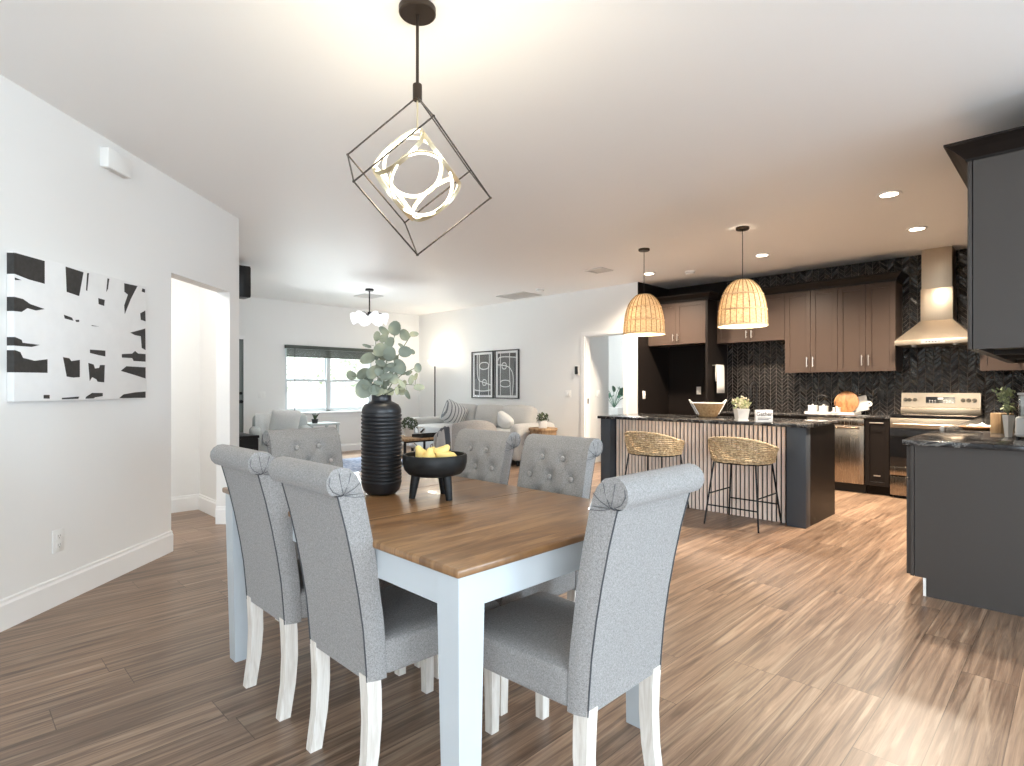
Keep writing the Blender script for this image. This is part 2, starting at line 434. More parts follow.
def baseboard(name, segs, h=.135, th=.016):
    """segs: list of (p0, p1) with the room on the right-hand side given by the normal sign"""
    m = MB()
    for p0, p1, sg in segs:
        a, b = Vector((*p0, 0)), Vector((*p1, 0)); t = (b - a).normalized(); n = Vector((-t.y, t.x, 0)) * sg
        prof = [(0, 0), (th, 0), (th, h - .03), (th * .6, h - .018), (th * .6, h - .006), (0, h)]
        A = [m.bm.verts.new(a + n * u + Vector((0, 0, z))) for u, z in prof]; B = [m.bm.verts.new(b + n * u + Vector((0, 0, z))) for u, z in prof]
        m.bm.faces.new(A); m.bm.faces.new(B[::-1])
        for i in range(len(prof)):
            j = (i + 1) % len(prof); m.bm.faces.new((A[j], A[i], B[i], B[j]))
    return struct(name, m, 'trim', smooth=False)
WORLD, HALL, EXPO, BACKW, BACK_FILL, NOOK, SKY_BOOST, LIVING_FILL = 1.2, 19, 1.25, 55, 195, 95, 420, 460
# ================================================================== SETTING
m = MB(); m.box(-5, 11.6, -6, 10.15, -.12, 0); struct('floor', m, 'floor', smooth=False)
m = MB(); m.box(-5, 11.6, -6, 10.15, CEIL, CEIL + .12); struct('ceiling', m, 'ceil', smooth=False)

D0 = -2.2
def LW(d, off=0.0):      # the left wall stands a little off the diagonal
    return W(d, -2.5 - .01375 * (5.23 - d) + off)
wall('wall_left', LW(D0), LW(5.23), .12, openings=[(4.212 - D0, 5.065 - D0, 0, 2.055)])
wall('wall_hall_far', (-1.0, 6.22), (1.82, 6.22), .12)
wall('wall_hall_end', (-1.0, 2.55), (-1.0, 6.34), .12)
wall('wall_hall_side', (1.82, 5.535), (1.82, 7.24), .12, side=-1)
wall('wall_living_return', (1.94, 7.12), (2.5, 7.12), .12)
wall('wall_living_left', (2.5, 7.24), (2.5, 10.0), .12)
wall('wall_far', (2.38, 10.0), (7.32, 10.0), .15, openings=[(.52, 1.23, 0, 2.03), (1.93, 3.67, .77, 1.95)])
wall('wall_living_right', (7.2, 4.602), (7.2, 10.0), .12, side=-1, openings=[(4.84 - 4.602, 5.57 - 4.602, 0, 2.03)])
m = MB(); m.box(7.2, 8.06, 4.588, 4.602, 0, CEIL); struct('wall_niche_left', m, 'cabdark', smooth=False)
m = MB(); m.box(7.32, 8.2, 4.602, 4.72, 0, CEIL); struct('wall_niche_core', m, 'wall', smooth=False)
m = MB(); m.box(8.06, 8.2, 0, 4.602, 0, CEIL); struct('wall_kitchen_back', m, 'tile', smooth=False)
m = MB(); m.box(8.048, 8.06, 3.66, 4.588, 0, CEIL); struct('wall_niche_back', m, 'cabdark', smooth=False)
m = MB(); m.box(4.0, 8.06, -.02, .1, 0, CEIL); struct('wall_kitchen_right', m, 'tile', smooth=False)
wall('wall_nook', (4.0, -.02), (4.0, -2.6), .12)
PB0, PB1 = W(D0, 4.667), W(D0, -2.62)
wall('wall_behind_right', (4.0, -2.6), PB0, .12, side=1, openings=[(.7, 2.6, .5, 2.25)])
wall('wall_behind', PB0, PB1, .12, side=1, openings=[(1.2, 5.9, .05, 2.35)])
# bedroom beyond the doorway
wall('wall_bedroom_stub', (7.32, 5.60), (7.88, 5.60), .1)
wall('wall_bedroom_back', (11.0, 4.72), (11.0, 8.6), .12, side=-1)
wall('wall_bedroom_near', (7.32, 4.60), (11.0, 4.60), .12)
wall('wall_bedroom_far', (7.32, 8.5), (11.12, 8.5), .12)

baseboard('baseboard_left', [(LW(D0), LW(4.212), -1), (LW(4.212), LW(4.212, -.12), -1),
                             (LW(5.065, -.12), LW(5.065, .016), -1), (LW(5.055), LW(5.23), -1)], h=.155)
baseboard('baseboard_hall', [((-.9, 6.22), (1.82, 6.22), -1), ((1.82, 6.22), (1.82, 5.5), -1)], h=.155)
baseboard('baseboard_far', [((3.69, 10.0), (7.2, 10.0), -1)], h=.14)
baseboard('baseboard_right', [((7.2, 10.0), (7.2, 5.64), -1), ((7.2, 4.77), (7.2, 4.602), -1)], h=.14)

# doorway casing to the bedroom
m = MB()
for y0, y1 in ((5.57, 5.635), (4.775, 4.84)): m.box(7.183, 7.2, y0, y1, 0, 2.03)
m.box(7.183, 7.2, 4.775, 5.635, 2.03, 2.095)
m.box(7.2, 7.32, 5.556, 5.57, 0, 2.016); m.box(7.2, 7.32, 4.84, 4.854, 0, 2.016); m.box(7.2, 7.32, 4.84, 5.57, 2.016, 2.03)
t2 = struct('trim_1', m, 'trim', smooth=False)
m = MB(); m.box(7.25, 7.275, 5.552, 5.556, .96, 1.04); part('strike_plate', m, 'blackmetal', t2, label='dark strike plate on the door jamb')

# far door, only its edge shows beside the end of the left wall
m = MB(); m.box(2.90, 3.61, 10.03, 10.07, .01, 2.03)
d1 = struct('door_1', m, 'greendoor', smooth=False)
m = MB(); m.box(3.60, 3.625, 9.985, 10.0, 0, 2.05); m.box(2.85, 2.92, 9.985, 10.0, 0, 2.09); m.box(2.85, 3.625, 9.985, 10.0, 2.03, 2.09)
part('door_casing', m, 'trim', d1, smooth=False)
m = MB(); m.lathe([(0, 0), (.028, .005), (.03, .02), (.02, .04), (.008, .045), (.008, .07), (.03, .07), (.03, .075), (0, .075)], 16, M=Matrix.Translation((3.56, 9.955, .98)) @ Matrix.Rotation(-PI / 2, 4, 'X'))
part('door_knob', m, 'blackmetal', d1)
m = MB(); m.cyl((0, 0, 0), .025, .02, 16, M=Matrix.Translation((3.565, 10.03, 1.12)) @ Matrix.Rotation(PI / 2, 4, 'X'))
part('deadbolt', m, 'blackmetal', d1)

# living room window
m = MB()
X0, X1, Z0, Z1 = 4.31, 6.05, .77, 1.95; XM = 5.146
for a, b in ((X0, X0 + .035), (XM - .035, XM + .035), (X1 - .035, X1)): m.box(a, b, 10.02, 10.10, Z0, Z1)
m.box(X0, X1, 10.02, 10.10, Z0, Z0 + .035); m.box(X0, X1, 10.02, 10.10, Z1 - .03, Z1)
w1 = struct('window_1', m, 'winframe', smooth=False)
for a, b in ((X0 + .035, XM - .035), (XM + .035, X1 - .035)):
    for z0, z1, yy in ((Z0 + .035, 1.365, 10.035), (1.335, Z1 - .03, 10.06)):
        m = MB(); q = .022
        m.box(a, a + q, yy, yy + .025, z0, z1); m.box(b - q, b, yy, yy + .025, z0, z1)
        m.box(a + q, b - q, yy, yy + .025, z0, z0 + .04); m.box(a + q, b - q, yy, yy + .025, z1 - .04, z1)
        sa = part('sash', m, 'winframe', w1, smooth=False)
        m = MB(); m.box(a + q, b - q, yy + .01, yy + .014, z0 + .03, z1 - .03); part('pane', m, 'pane', sa, smooth=False)
m = MB(); m.box(X0 - .05, X1 + .05, 9.93, 10.02, Z0 - .035, Z0, r=.006); m.box(X0 - .03, X1 + .03, 9.985, 10.0, Z0 - .10, Z0 - .035)
part('window_sill', m, 'trim', w1, smooth=False)

# glazing of the openings behind the viewer (daylight enters here)
def back_window(name, p0, p1, s0, s1, z0, z1, nm):
    a, b = Vector((*p0, 0)), Vector((*p1, 0)); t = (b - a).normalized(); n = Vector((-t.y, t.x, 0))
    m = MB()
    def bx(u0, u1, za, zb):
        q = [a + t * u0 + n * .04, a + t * u1 + n * .04, a + t * u1 + n * .09, a + t * u0 + n * .09]
        m.prism([(v.x, v.y) for v in q], lambda x, y: (x, y, za), lambda x, y: (x, y, zb))
    bx(s0, s1, z0, z0 + .06); bx(s0, s1, z1 - .06, z1)
    for k in range(nm + 1):
        u = s0 + (s1 - s0 - .06) * k / nm; bx(u, u + .06, z0 + .06, z1 - .06)
    return struct(name, m, 'trim', smooth=False)
back_window('window_2', PB0, PB1, 1.2, 5.9, .05, 2.35, 4)
back_window('window_3', (4.0, -2.6), PB0, .7, 2.6, .5, 2.25, 2)

# yard seen through the window
m = MB(); m.box(-6, 16, 10.15, 40, -.35, -.2); struct('ground', m, 'ground', smooth=False)
def tree(x, y, h, r, crown, label, seed):
    rnd = random.Random(seed)
    t = thing('tree', label, 'tree', (x, y, -.2))
    m = MB(); m.tube([(0, 0, 0), (.03, .02, h * .4), (-.05, 0, h * .8), (.05, .03, h)], [r * 1.2, r, r * .8, r * .4], 10)
    for k in range(4):
        a = rnd.uniform(0, 6.28); zz = h * rnd.uniform(.35, .8)
        m.tube([(0, 0, zz), (math.cos(a) * .25, math.sin(a) * .25, zz + .5), (math.cos(a) * .5, math.sin(a) * .5, zz + .8)], [r * .45, r * .3, r * .12], 6)
    part('trunk', m, 'bark', t)
    m = MB()
    for k in range(crown):
        a = rnd.uniform(0, 6.28); rr = rnd.uniform(.1, .55); c = Vector((math.cos(a) * rr, math.sin(a) * rr, h * rnd.uniform(.30, 1.05)))
        for q in range(5):
            d = Vector((rnd.uniform(-1, 1), rnd.uniform(-1, 1), rnd.uniform(-.6, .6))) * .25; s = rnd.uniform(.05, .12)
            e = Vector((rnd.uniform(-1, 1), rnd.uniform(-1, 1), rnd.uniform(-1, 1))).normalized(); f = e.orthogonal().normalized()
            p = c + d; m.bm.faces.new([m.bm.verts.new(p + v) for v in (e * s, f * s * .5, -e * s, -f * s * .5)])
    part('foliage', m, 'treeleaf', t, smooth=False, fixn=False)
    return t
tree(5.55, 13.2, 4.6, .11, 120, 'pale trunk outside, left of the window mullion', 1)
tree(6.9, 13.6, 4.8, .09, 120, 'pale slim trunk outside, right of the window mullion', 2)
tree(8.2, 14.2, 5.0, .12, 120, 'pale trunk outside behind the eucalyptus leaves', 3)
tree(4.9, 15.5, 4.0, .07, 200, 'leafy small tree in the left pane of the window', 4)
m = MB()
for k in range(24):
    x = 4.2 + k * .22
    m.bar((x, 12.6, .05), (x + .45, 12.6, .62), .012, 5); m.bar((x + .45, 12.62, .05), (x, 12.62, .62), .012, 5)
m.box(4.1, 9.9, 12.58, 12.64, .62, .66); m.box(4.1, 9.9, 12.58, 12.64, .0, .04)
for x in (4.1, 6.0, 7.9, 9.85): m.box(x, x + .06, 12.58, 12.64, -.2, .68)
single('lattice_fence', m, 'fence', 'low crossed lattice fence outside the window', 'fence')

# ---- small fixtures on walls and ceiling
R45 = -PI / 4
def on_left(d, z, off=0.0):   # a point on the left wall
    x, y = LW(d, off); return Vector((x, y, z))
def left_box(mb, d0, d1, z0, z1, o0, o1, r=0.0):
    """box on the left wall: depth range, height range, stand-off range"""
    M = Matrix(((1 / S2, 1 / S2, 0, 0), (1 / S2, -1 / S2, 0, 0), (0, 0, 1, 0), (0, 0, 0, 1))) @ Matrix(((1, 0, 0, 0), (.01375, 1, 0, -.01375 * 5.23), (0, 0, 1, 0), (0, 0, 0, 1)))
    return mb.box(d0, d1, -2.5 + o0, -2.5 + o1, z0, z1, r=r, M=M)

t = thing('wall_outlet', 'white outlet plate low on the left wall below the painting', 'outlet', on_left(3.14, .30), world=True)
m = MB(); left_box(m, 3.139, 3.217, .290, .416, .0, .006, .002); part('cover_plate', m, 'white', t)
for z in (.328, .378):
    m = MB(); left_box(m, 3.160, 3.196, z - .016, z + .016, .006, .0085, .0008); rc = part('receptacle', m, 'white', t)
    m = MB()
    for dd in (-.007, .007): left_box(m, 3.178 + dd - .0012, 3.178 + dd + .0012, z - .002, z + .009, .0085, .0088)
    left_box(m, 3.1755, 3.1805, z - .012, z - .007, .0085, .0088)
    part('slots', m, 'socket', rc, smooth=False)

t = thing('door_chime', 'white door chime box high on the left wall', 'door chime', on_left(3.56, 2.54), world=True)
m = MB(); left_box(m, 3.495, 3.705, 2.56, 2.68, .0, .055, .006); part('housing', m, 'white', t)
m = MB(); left_box(m, 3.515, 3.685, 2.5585, 2.5605, .010, .045); part('grille', m, 'vent', t, smooth=False)

# painting
CV = dict(d0=2.859, d1=3.873, z0=1.134, z1=1.889)
t = thing('wall_painting', 'black and white abstract canvas painting on the left wall', 'painting', on_left(3.33, 1.135), world=True)
m = MB(); left_box(m, CV['d0'], CV['d1'], CV['z0'], CV['z1'], .002, .04, .002); part('canvas', m, 'canvas', t)
STROKES = [
  [(2.825, 1.872), (3.005, 1.871), (3.005, 1.751), (2.907, 1.755), (2.825, 1.767)],
  [(3.146, 1.872), (3.277, 1.867), (3.244, 1.725), (3.154, 1.734)],
  [(3.306, 1.868), (3.319, 1.871), (3.306, 1.765), (3.297, 1.767)],
  [(3.395, 1.737), (3.448, 1.735), (3.443, 1.698), (3.398, 1.702)],
  [(3.472, 1.87), (3.487, 1.87), (3.475, 1.806), (3.462, 1.786)],
  [(3.622, 1.868), (3.749, 1.873), (3.684, 1.778), (3.627, 1.674), (3.622, 1.728), (3.657, 1.801), (3.624, 1.814)],
  [(3.799, 1.866), (3.826, 1.865), (3.826, 1.842), (3.793, 1.844)],
  [(3.778, 1.697), (3.829, 1.723), (3.832, 1.65), (3.784, 1.656)],
  [(3.679, 1.56), (3.755, 1.581), (3.829, 1.602), (3.832, 1.458), (3.793, 1.47), (3.784, 1.546), (3.726, 1.548)],
  [(3.6, 1.417), (3.698, 1.426), (3.726, 1.445), (3.755, 1.43), (3.832, 1.431), (3.832, 1.38), (3.712, 1.379), (3.698, 1.397), (3.6, 1.395)],
  [(3.59, 1.311), (3.643, 1.342), (3.832, 1.342), (3.832, 1.267), (3.726, 1.287), (3.657, 1.299)],
  [(3.616, 1.163), (3.726, 1.175), (3.832, 1.18), (3.832, 1.138), (3.576, 1.140)],
  [(3.328, 1.427), (3.453, 1.429), (3.453, 1.394), (3.402, 1.398), (3.328, 1.407)],
  [(3.315, 1.349), (3.356, 1.341), (3.367, 1.318), (3.402, 1.323), (3.409, 1.34), (3.448, 1.342), (3.443, 1.237), (3.39, 1.24), (3.379, 1.254), (3.344, 1.267), (3.326, 1.244)],
  [(3.128, 1.372), (3.171, 1.368), (3.187, 1.353), (3.249, 1.363), (3.249, 1.265), (3.202, 1.261), (3.154, 1.266)],
  [(3.344, 1.174), (3.431, 1.173), (3.431, 1.154), (3.367, 1.148), (3.356, 1.142), (3.292, 1.141), (3.299, 1.153)],
  [(3.12, 1.149), (3.244, 1.154), (3.238, 1.142), (3.12, 1.141)],
  [(2.999, 1.166), (3.037, 1.166), (3.037, 1.146), (2.999, 1.147)],
  [(2.825, 1.653), (2.872, 1.65), (2.915, 1.631), (3.005, 1.618), (2.95, 1.603), (2.898, 1.608), (2.864, 1.584), (2.825, 1.583)],
  [(2.825, 1.455), (2.864, 1.444), (2.869, 1.43), (2.974, 1.427), (2.924, 1.413), (2.825, 1.412)],
  [(2.825, 1.39), (2.856, 1.382), (2.872, 1.354), (2.942, 1.343), (3.023, 1.355), (3.023, 1.283), (2.825, 1.28)],
  [(3.134, 1.605), (3.191, 1.596), (3.202, 1.58), (3.14, 1.585)], [(3.216, 1.586), (3.244, 1.59), (3.244, 1.578), (3.223, 1.576)],
  [(3.339, 1.571), (3.402, 1.569), (3.344, 1.566)], [(2.825, 1.749), (2.864, 1.743), (2.825, 1.737)]]
m = MB()
def nudge(d, z, off=.04):
    k = (2.5 - off + .0719) / ((2.5 - off) / d + .01375); return (k, 1.2 + (z - 1.2) * k / d)
for pl in STROKES:
    pl = [nudge(*q) for q in pl]
    m.prism(pl, lambda d, z: tuple(on_left(d, z, .0395)), lambda d, z: tuple(on_left(d, z, .0412)))
for za, zb in ((1.880, 1.774), (1.659, 1.588), (1.458, 1.415), (1.392, 1.281)):   # paint carried round the near edge
    left_box(m, CV['d0'] - .001, CV['d0'] + .004, zb, za, .004, .0412)
part('brush_strokes', m, 'blackpaint', t, smooth=False, label='black painted patches')

def plate(name, label, cat, c, axis, w=.072, h=.115, rocker=1, mat='white', group=None, z=None, rmat=None):
    """switch plate: axis 'x' faces -x, axis 'y' faces -y"""
    t = thing(name, label, cat, c, world=True, group=group); x, y, z = c; m = MB()
    if axis == 'x': m.box(x - .006, x, y - w / 2, y + w / 2, z - h / 2, z + h / 2, r=.002)
    else: m.box(x - w / 2, x + w / 2, y - .006, y, z - h / 2, z + h / 2, r=.002)
    part('cover_plate', m, mat, t)
    for k in range(rocker):
        o = (k - (rocker - 1) / 2) * .046; m = MB()
        if axis == 'x': m.box(x - .010, x - .006, y + o - .016, y + o + .016, z - .033, z + .033, r=.001)
        else: m.box(x + o - .016, x + o + .016, y - .010, y - .006, z - .033, z + .033, r=.001)
        part('rocker', m, rmat or mat, t)
    return t
plate('light_switch', 'white switch plate on the far wall left of the window', 'light switch', (3.91, 10.0, 1.09), 'y', w=.12, rocker=2)
plate('light_switch', 'white switch plate on the living room wall below the thermostat', 'light switch', (7.2, 5.91, 1.115), 'x', w=.12, rocker=2)
plate('light_switch', 'white switch plate seen through the bedroom doorway', 'light switch', (7.58, 5.60, 1.115), 'y', w=.12, rocker=2)
plate('light_switch', 'white switch plate on the dark side wall of the fridge niche', 'light switch', (7.345, 4.588, 1.105), 'y', rmat='white')
plate('wall_outlet', 'white outlet on the dark back wall of the empty fridge niche', 'outlet', (8.048, 4.08, 1.17), 'x')
plate('wall_outlet', 'black outlet on the tiled backsplash right of the round board', 'outlet', (8.06, 1.735, 1.12), 'x', mat='blackplastic')
t = thing('thermostat', 'thermostat with black face on white plate beside the bedroom doorway', 'thermostat', (7.2, 5.73, 1.40), world=True)
m = MB(); m.box(7.192, 7.2, 5.68, 5.775, 1.41, 1.57, r=.003); part('back_plate', m, 'white', t)
m = MB(); m.box(7.17, 7.192, 5.70, 5.757, 1.425, 1.555, r=.009, seg=3); part('black_face', m, 'blackplastic', t)

# ceiling fittings
def downlight(x, y, label):
    t = thing('recessed_downlight', label, 'ceiling light', (x, y, CEIL), group='recessed downlights')
    m = MB(); m.lathe([(.062, -.001), (.088, -.001), (.090, -.006), (.084, -.010), (.062, -.007), (.062, -.001)], 32); part('trim_ring', m, 'white', t)
    m = MB(); m.lathe([(0, -.0065), (.062, -.0065)], 32); part('lens', m, 'lens', t)
    ld = bpy.data.lights.new('downlight_lamp', 'SPOT'); ld.energy = 225; ld.color = (1, .85, .68); ld.spot_size = math.radians(150); ld.spot_blend = .8; ld.shadow_soft_size = .10
    lo = link(bpy.data.objects.new('downlight_lamp', ld)); lo.location = (x, y, CEIL - .03)
for x, y, lb in ((5.363, 1.097, 'bright round recessed light nearest the hanging grey cupboard'), (6.712, 1.142, 'round recessed light in front of the hood chimney'),
                 (6.766, 2.646, 'round recessed light beside the right rattan pendant cord'), (6.774, 4.152, 'round recessed light behind the left rattan pendant cord')): downlight(x, y, lb)
def vent(x0, x1, y0, y1, along, label):
    t = thing('ceiling_vent', label, 'vent', ((x0 + x1) / 2, (y0 + y1) / 2, CEIL), world=True)
    m = MB(); f = .03
    for a, b, c, d in ((x0, x1, y0, y0 + f), (x0, x1, y1 - f, y1), (x0, x0 + f, y0 + f, y1 - f), (x1 - f, x1, y0 + f, y1 - f)): m.box(a, b, c, d, CEIL - .012, CEIL)
    part('frame', m, 'vent', t, smooth=False)
    m = MB(); m.box(x0 + f, x1 - f, y0 + f, y1 - f, CEIL - .002, CEIL - .0005); part('duct_opening', m, 'ventdark', t, smooth=False)
    m = MB()
    n = int(((y1 - y0) if along == 'x' else (x1 - x0)) / .035)
    for k in range(1, n):
        if along == 'x':
            y = y0 + f + (y1 - y0 - 2 * f) * k / n; m.prism([(y - .012, CEIL - .002), (y + .010, CEIL - .011), (y + .012, CEIL - .009), (y - .010, CEIL)], lambda u, v: (x0 + f, u, v), lambda u, v: (x1 - f, u, v))
        else:
            x = x0 + f + (x1 - x0 - 2 * f) * k / n; m.prism([(x - .012, CEIL - .002), (x + .010, CEIL - .011), (x + .012, CEIL - .009), (x - .010, CEIL)], lambda u, v: (u, y0 + f, v), lambda u, v: (u, y1 - f, v))
    part('louvres', m, 'vent', t, smooth=False)
vent(5.98, 6.24, 4.36, 4.63, 'x', 'small square air vent on the ceiling left of the rattan pendants')
vent(6.60, 7.05, 6.35, 6.98, 'x', 'large white return air grille on the ceiling near the sofa wall')
vent(4.90, 5.25, 8.30, 8.66, 'x', 'square air vent on the ceiling behind the living room chandelier')
def smoke(x, y, label):
    t = thing('smoke_detector', label, 'smoke detector', (x, y, CEIL))
    m = MB(); m.lathe([(0, 0), (.07, 0), (.07, -.012), (.06, -.014), (.056, -.034), (.03, -.04), (0, -.04)], 28); part('body', m, 'white', t)
    m = MB(); m.lathe([(.0605, -.015), (.0575, -.030), (.0585, -.030), (.0615, -.015)], 28); part('vent_slots', m, 'vent', t)
smoke(7.044, 3.696, 'white round smoke detector on the ceiling above the kitchen cupboards')
smoke(6.624, 6.004, 'white round smoke detector on the ceiling beside the big return grille')
# ================================================================== DINING
TX0, TX1, TY0, TY1 = .885, 1.835, 1.07, 2.715
t = thing('dining_table', 'rectangular dining table with brown wooden top and pale grey painted legs', 'dining table', ((TX0 + TX1) / 2, (TY0 + TY1) / 2, 0), world=True)
m = MB(); m.box(TX0, TX1, TY0, TY1, .736, .76, r=.007, seg=3); tp = part('tabletop', m, 'tabletop', t)
m = MB()
for y in (1.68, 2.09): m.box(TX0 + .004, TX1 - .004, y - .0012, y + .0012, .7595, .7604)
part('leaf_seam', m, 'blackwood', tp, smooth=False, label='thin dark seam of the extension leaf')
m = MB(); a = .017
for b in ((TX0 + a, TX1 - a, TY0 + a, TY0 + a + .022), (TX0 + a, TX1 - a, TY1 - a - .022, TY1 - a), (TX0 + a, TX0 + a + .022, TY0 + .03, TY1 - .03), (TX1 - a - .022, TX1 - a, TY0 + .03, TY1 - .03)):
    m.box(*b, .648, .736)
part('apron', m, 'tablepaint', t, smooth=False)
for ix, iy in ((0, 0), (1, 0), (1, 1), (0, 1)):
    w0, w1 = .085, .066; o = .012
    x = TX0 + o if not ix else TX1 - o; y = TY0 + o if not iy else TY1 - o
    sx, sy = (1, -1)[ix], (1, -1)[iy]
    m = MB(); pts = []; sz = []
    for z, w, ins in ((.736, w0, 0), (.640, w0, 0), (.0, w1, .014)):
        pts.append((x + sx * (ins + w / 2), y + sy * (ins + w / 2), z)); sz.append((w, w))
    m.sweep_rect(pts[::-1], sz[::-1]); part('leg', m, 'tablepaint', t, smooth=False)

# ---- upholstered chair: faces +y, origin at the floor under the rear face of its back
def chair_profile():
    rear = [(0.0, .345), (-.004, .40), (-.013, .50), (-.028, .60), (-.047, .70), (-.069, .80), (-.089, .875), (-.096, .900)]
    cy, cz, r = -.094, .938, .042
    roll = [(cy + r * math.cos(a), cz + r * math.sin(a)) for a in [math.radians(q) for q in (-100, -125, -150, -175, 160, 135, 110, 85)]]
    front = [(-.064, .974), (-.044, .955), (-.030, .930), (-.021, .90), (-.010, .85), (.001, .80), (.011, .75), (.020, .70), (.028, .65), (.033, .60), (.041, .55), (.047, .50), (.051, .455), (.053, .40), (.055, .345)]
    return [(p, .180 + .005 * k / 7) for k, p in enumerate(rear)] + [(p, .190 + .006 * math.sin(PI * k / 7)) for k, p in enumerate(roll)] + \
        [(p, .194 + .002 * k / 14) for k, p in enumerate(front)]
BUTTONS = [(x, z) for z, xs in ((.885, (-.062, .062)), (.800, (-.124, 0, .124)), (.715, (-.062, .062)), (.630, (-.124, 0, .124)), (.545, (-.062, .062))) for x in xs]
def front_y(z):
    pts = [p for p, w in chair_profile()[16:]]
    for (y0, z0), (y1, z1) in zip(pts, pts[1:]):
        if z1 <= z <= z0: return y0 + (y1 - y0) * (z0 - z) / (z0 - z1)
    return .0
def make_chair():
    t = thing('dining_chair', 'chair', 'dining chair')
    P = chair_profile()
    # refine the front so that the tufting shows
    Q = []
    for k in range(len(P)):
        (y0, z0), w0 = P[k]; (y1, z1), w1 = P[(k + 1) % len(P)]
        n = 3 if k >= 17 else 1
        if k == len(P) - 1: n = 1
        for q in range(n):
            f = q / n; Q.append((y0 + (y1 - y0) * f, z0 + (z1 - z0) * f, w0 + (w1 - w0) * f, k >= 16))
    m = MB(); NX = 36; rows = []
    for i in range(NX + 1):
        u = -1 + 2 * i / NX; row = []
        for y, z, w, fr in Q:
            x = u * w; yy = y
            e = 1 - abs(u) ** 10
            if fr and z < .96:
                yy += .012 * (1 - u ** 4) * min(1, (.96 - z) / .08)
                for bx_, bz in BUTTONS:
                    d2 = ((x - bx_) ** 2 + (z - bz) ** 2)
                    yy -= .018 * math.exp(-d2 / (2 * .019 ** 2))
                # diagonal tuft folds
                for bx_, bz in BUTTONS:
                    for cx_, cz in ((bx_ + .062, bz - .085), (bx_ - .062, bz - .085)):
                        if min(abs(cx_ - b[0]) + abs(cz - b[1]) for b in BUTTONS) > .01: continue
                        ax, az = cx_ - bx_, cz - bz; L2 = ax * ax + az * az
                        s = ((x - bx_) * ax + (z - bz) * az) / L2
                        if 0 < s < 1:
                            dd = abs((x - bx_) * az - (z - bz) * ax) / math.sqrt(L2)
                            yy -= .0055 * math.exp(-(dd / .006) ** 2)
            row.append(m.bm.verts.new((x, yy, z)))
        rows.append(row)
    n = len(Q)
    for a, b in zip(rows, rows[1:]):
        for k in range(n):
            m.bm.faces.new((a[k], a[(k + 1) % n], b[(k + 1) % n], b[k]))
    # sides: a bulging strip between rear and front, and a gathered disc at each end of the roll
    rearpts = [p for p, w in P[:8]]
    def rear_y(z):
        for (ya, za), (yb, zb) in zip(rearpts, rearpts[1:]):
            if za <= z <= zb + 1e-6: return ya + (yb - ya) * (z - za) / (zb - za)
        return rearpts[-1][0]
    wr = lambda z: .180 + .005 * (z - .345) / .555
    for s in (-1, 1):
        G = []
        for k in range(15):
            z = .345 + .555 * k / 14; ry, fy = rear_y(z), front_y(z)
            G.append([(s * (wr(z) + (.1955 - wr(z)) * q / 6 + .006 * math.sin(PI * q / 6)), ry + (fy - ry) * q / 6, z) for q in range(7)])
        m.quadgrid(G if s > 0 else [g[::-1] for g in G])
        loop = [(s * w, y, z) for y, z, w, fr in Q if z >= .8999]
        cv = m.bm.verts.new((s * .200, -.077, .930)); lv = [m.bm.verts.new(p) for p in loop]
        for k in range(len(lv)):
            q = (cv, lv[k], lv[(k + 1) % len(lv)]); m.bm.faces.new(q if s > 0 else q[::-1])
    bk = part('backrest', m, 'fabric', t, angle=40, fixn=True)
    # welts: down both rear edges and along the underside of the roll, plus the gathered pleats at each roll end
    m = MB()
    for s in (-1, 1):
        m.tube([(s * (w - .001), y - .001, z) for (y, z), w in P[:8]], .0024, 6)
        SX = s * .195
        m.tube([(s * .188, -.0965, .900), (s * .190, -.090, .899), (SX, -.082, .905)], .0020, 6)
    m.tube([(x, -.0965, .8985) for x in (-.183, 0, .183)], .003, 6)
    part('piping', m, 'piping', bk, label='charcoal piping along the back seams')
    for s in (-1, 1):
        m = MB()
        for path in ([(-.112, .903), (-.135, .915), (-.1475, .935), (-.143, .955)], [(-.103, .905), (-.112, .935), (-.116, .965)], [(-.100, .906), (-.088, .935), (-.080, .962)], [(-.098, .904), (-.070, .918), (-.048, .935)], [(-.100, .900), (-.070, .893), (-.036, .890)]):
            m.tube([(s * (.1985 if 0 < i < len(path) - 1 else .1965), y + .018, z) for i, (y, z) in enumerate(path)], .0010, 5)
        part('pleats', m, 'pleat', bk, label='gathered pleats at the roll end')
    for x, z in BUTTONS:
        m = MB(); y = front_y(z) + .012 * (1 - (x / .21) ** 4) * min(1, (.96 - z) / .08) - .0125
        m.lathe([(0, -.002), (.011, -.001), (.0125, .003), (.010, .007), (0, .009)], 14, M=Matrix.Translation((x, y, z)) @ Matrix.Rotation(-PI / 2, 4, 'X'))
        part('button', m, 'button', bk)
    # seat
    m = MB(); NXs, NY = 20, 20; top = []
    y0, y1 = .040, .512; zt = .452
    vs = m.soft((0, 0, 0), (.216, (y1 - y0) / 2, .056), .022, (0, 0, .016), n=12)
    for v in m.bm.verts:
        f = (v.co.y + .23) / .46; v.co.x *= .90 + .10 * f
        v.co.y += (y0 + y1) / 2; v.co.z += .402
        if v.co.z < .402: v.co.z = max(v.co.z, .346)
    st = part('seat', m, 'fabric', t, angle=60)
    # legs
    for s in (-1, 1):
        m = MB(); x = s * .160
        pts = [(x, .020, .36), (x, .024, .30), (x, .026, .22), (x, .020, .12), (x, .002, .0)]
        m.sweep_rect(pts[::-1], [(.034, .040), (.037, .043), (.040, .046), (.042, .047), (.042, .047)]); part('leg', m, 'chairleg', t, smooth=False)
        m = MB(); x = s * .190
        m.sweep_rect([(x - s * .002, .488, 0), (x, .488, .36)], [(.034, .034), (.044, .044)]); part('leg', m, 'chairleg', t, smooth=False)
    return t
ch = make_chair()
GR = 'dining chairs around the table'
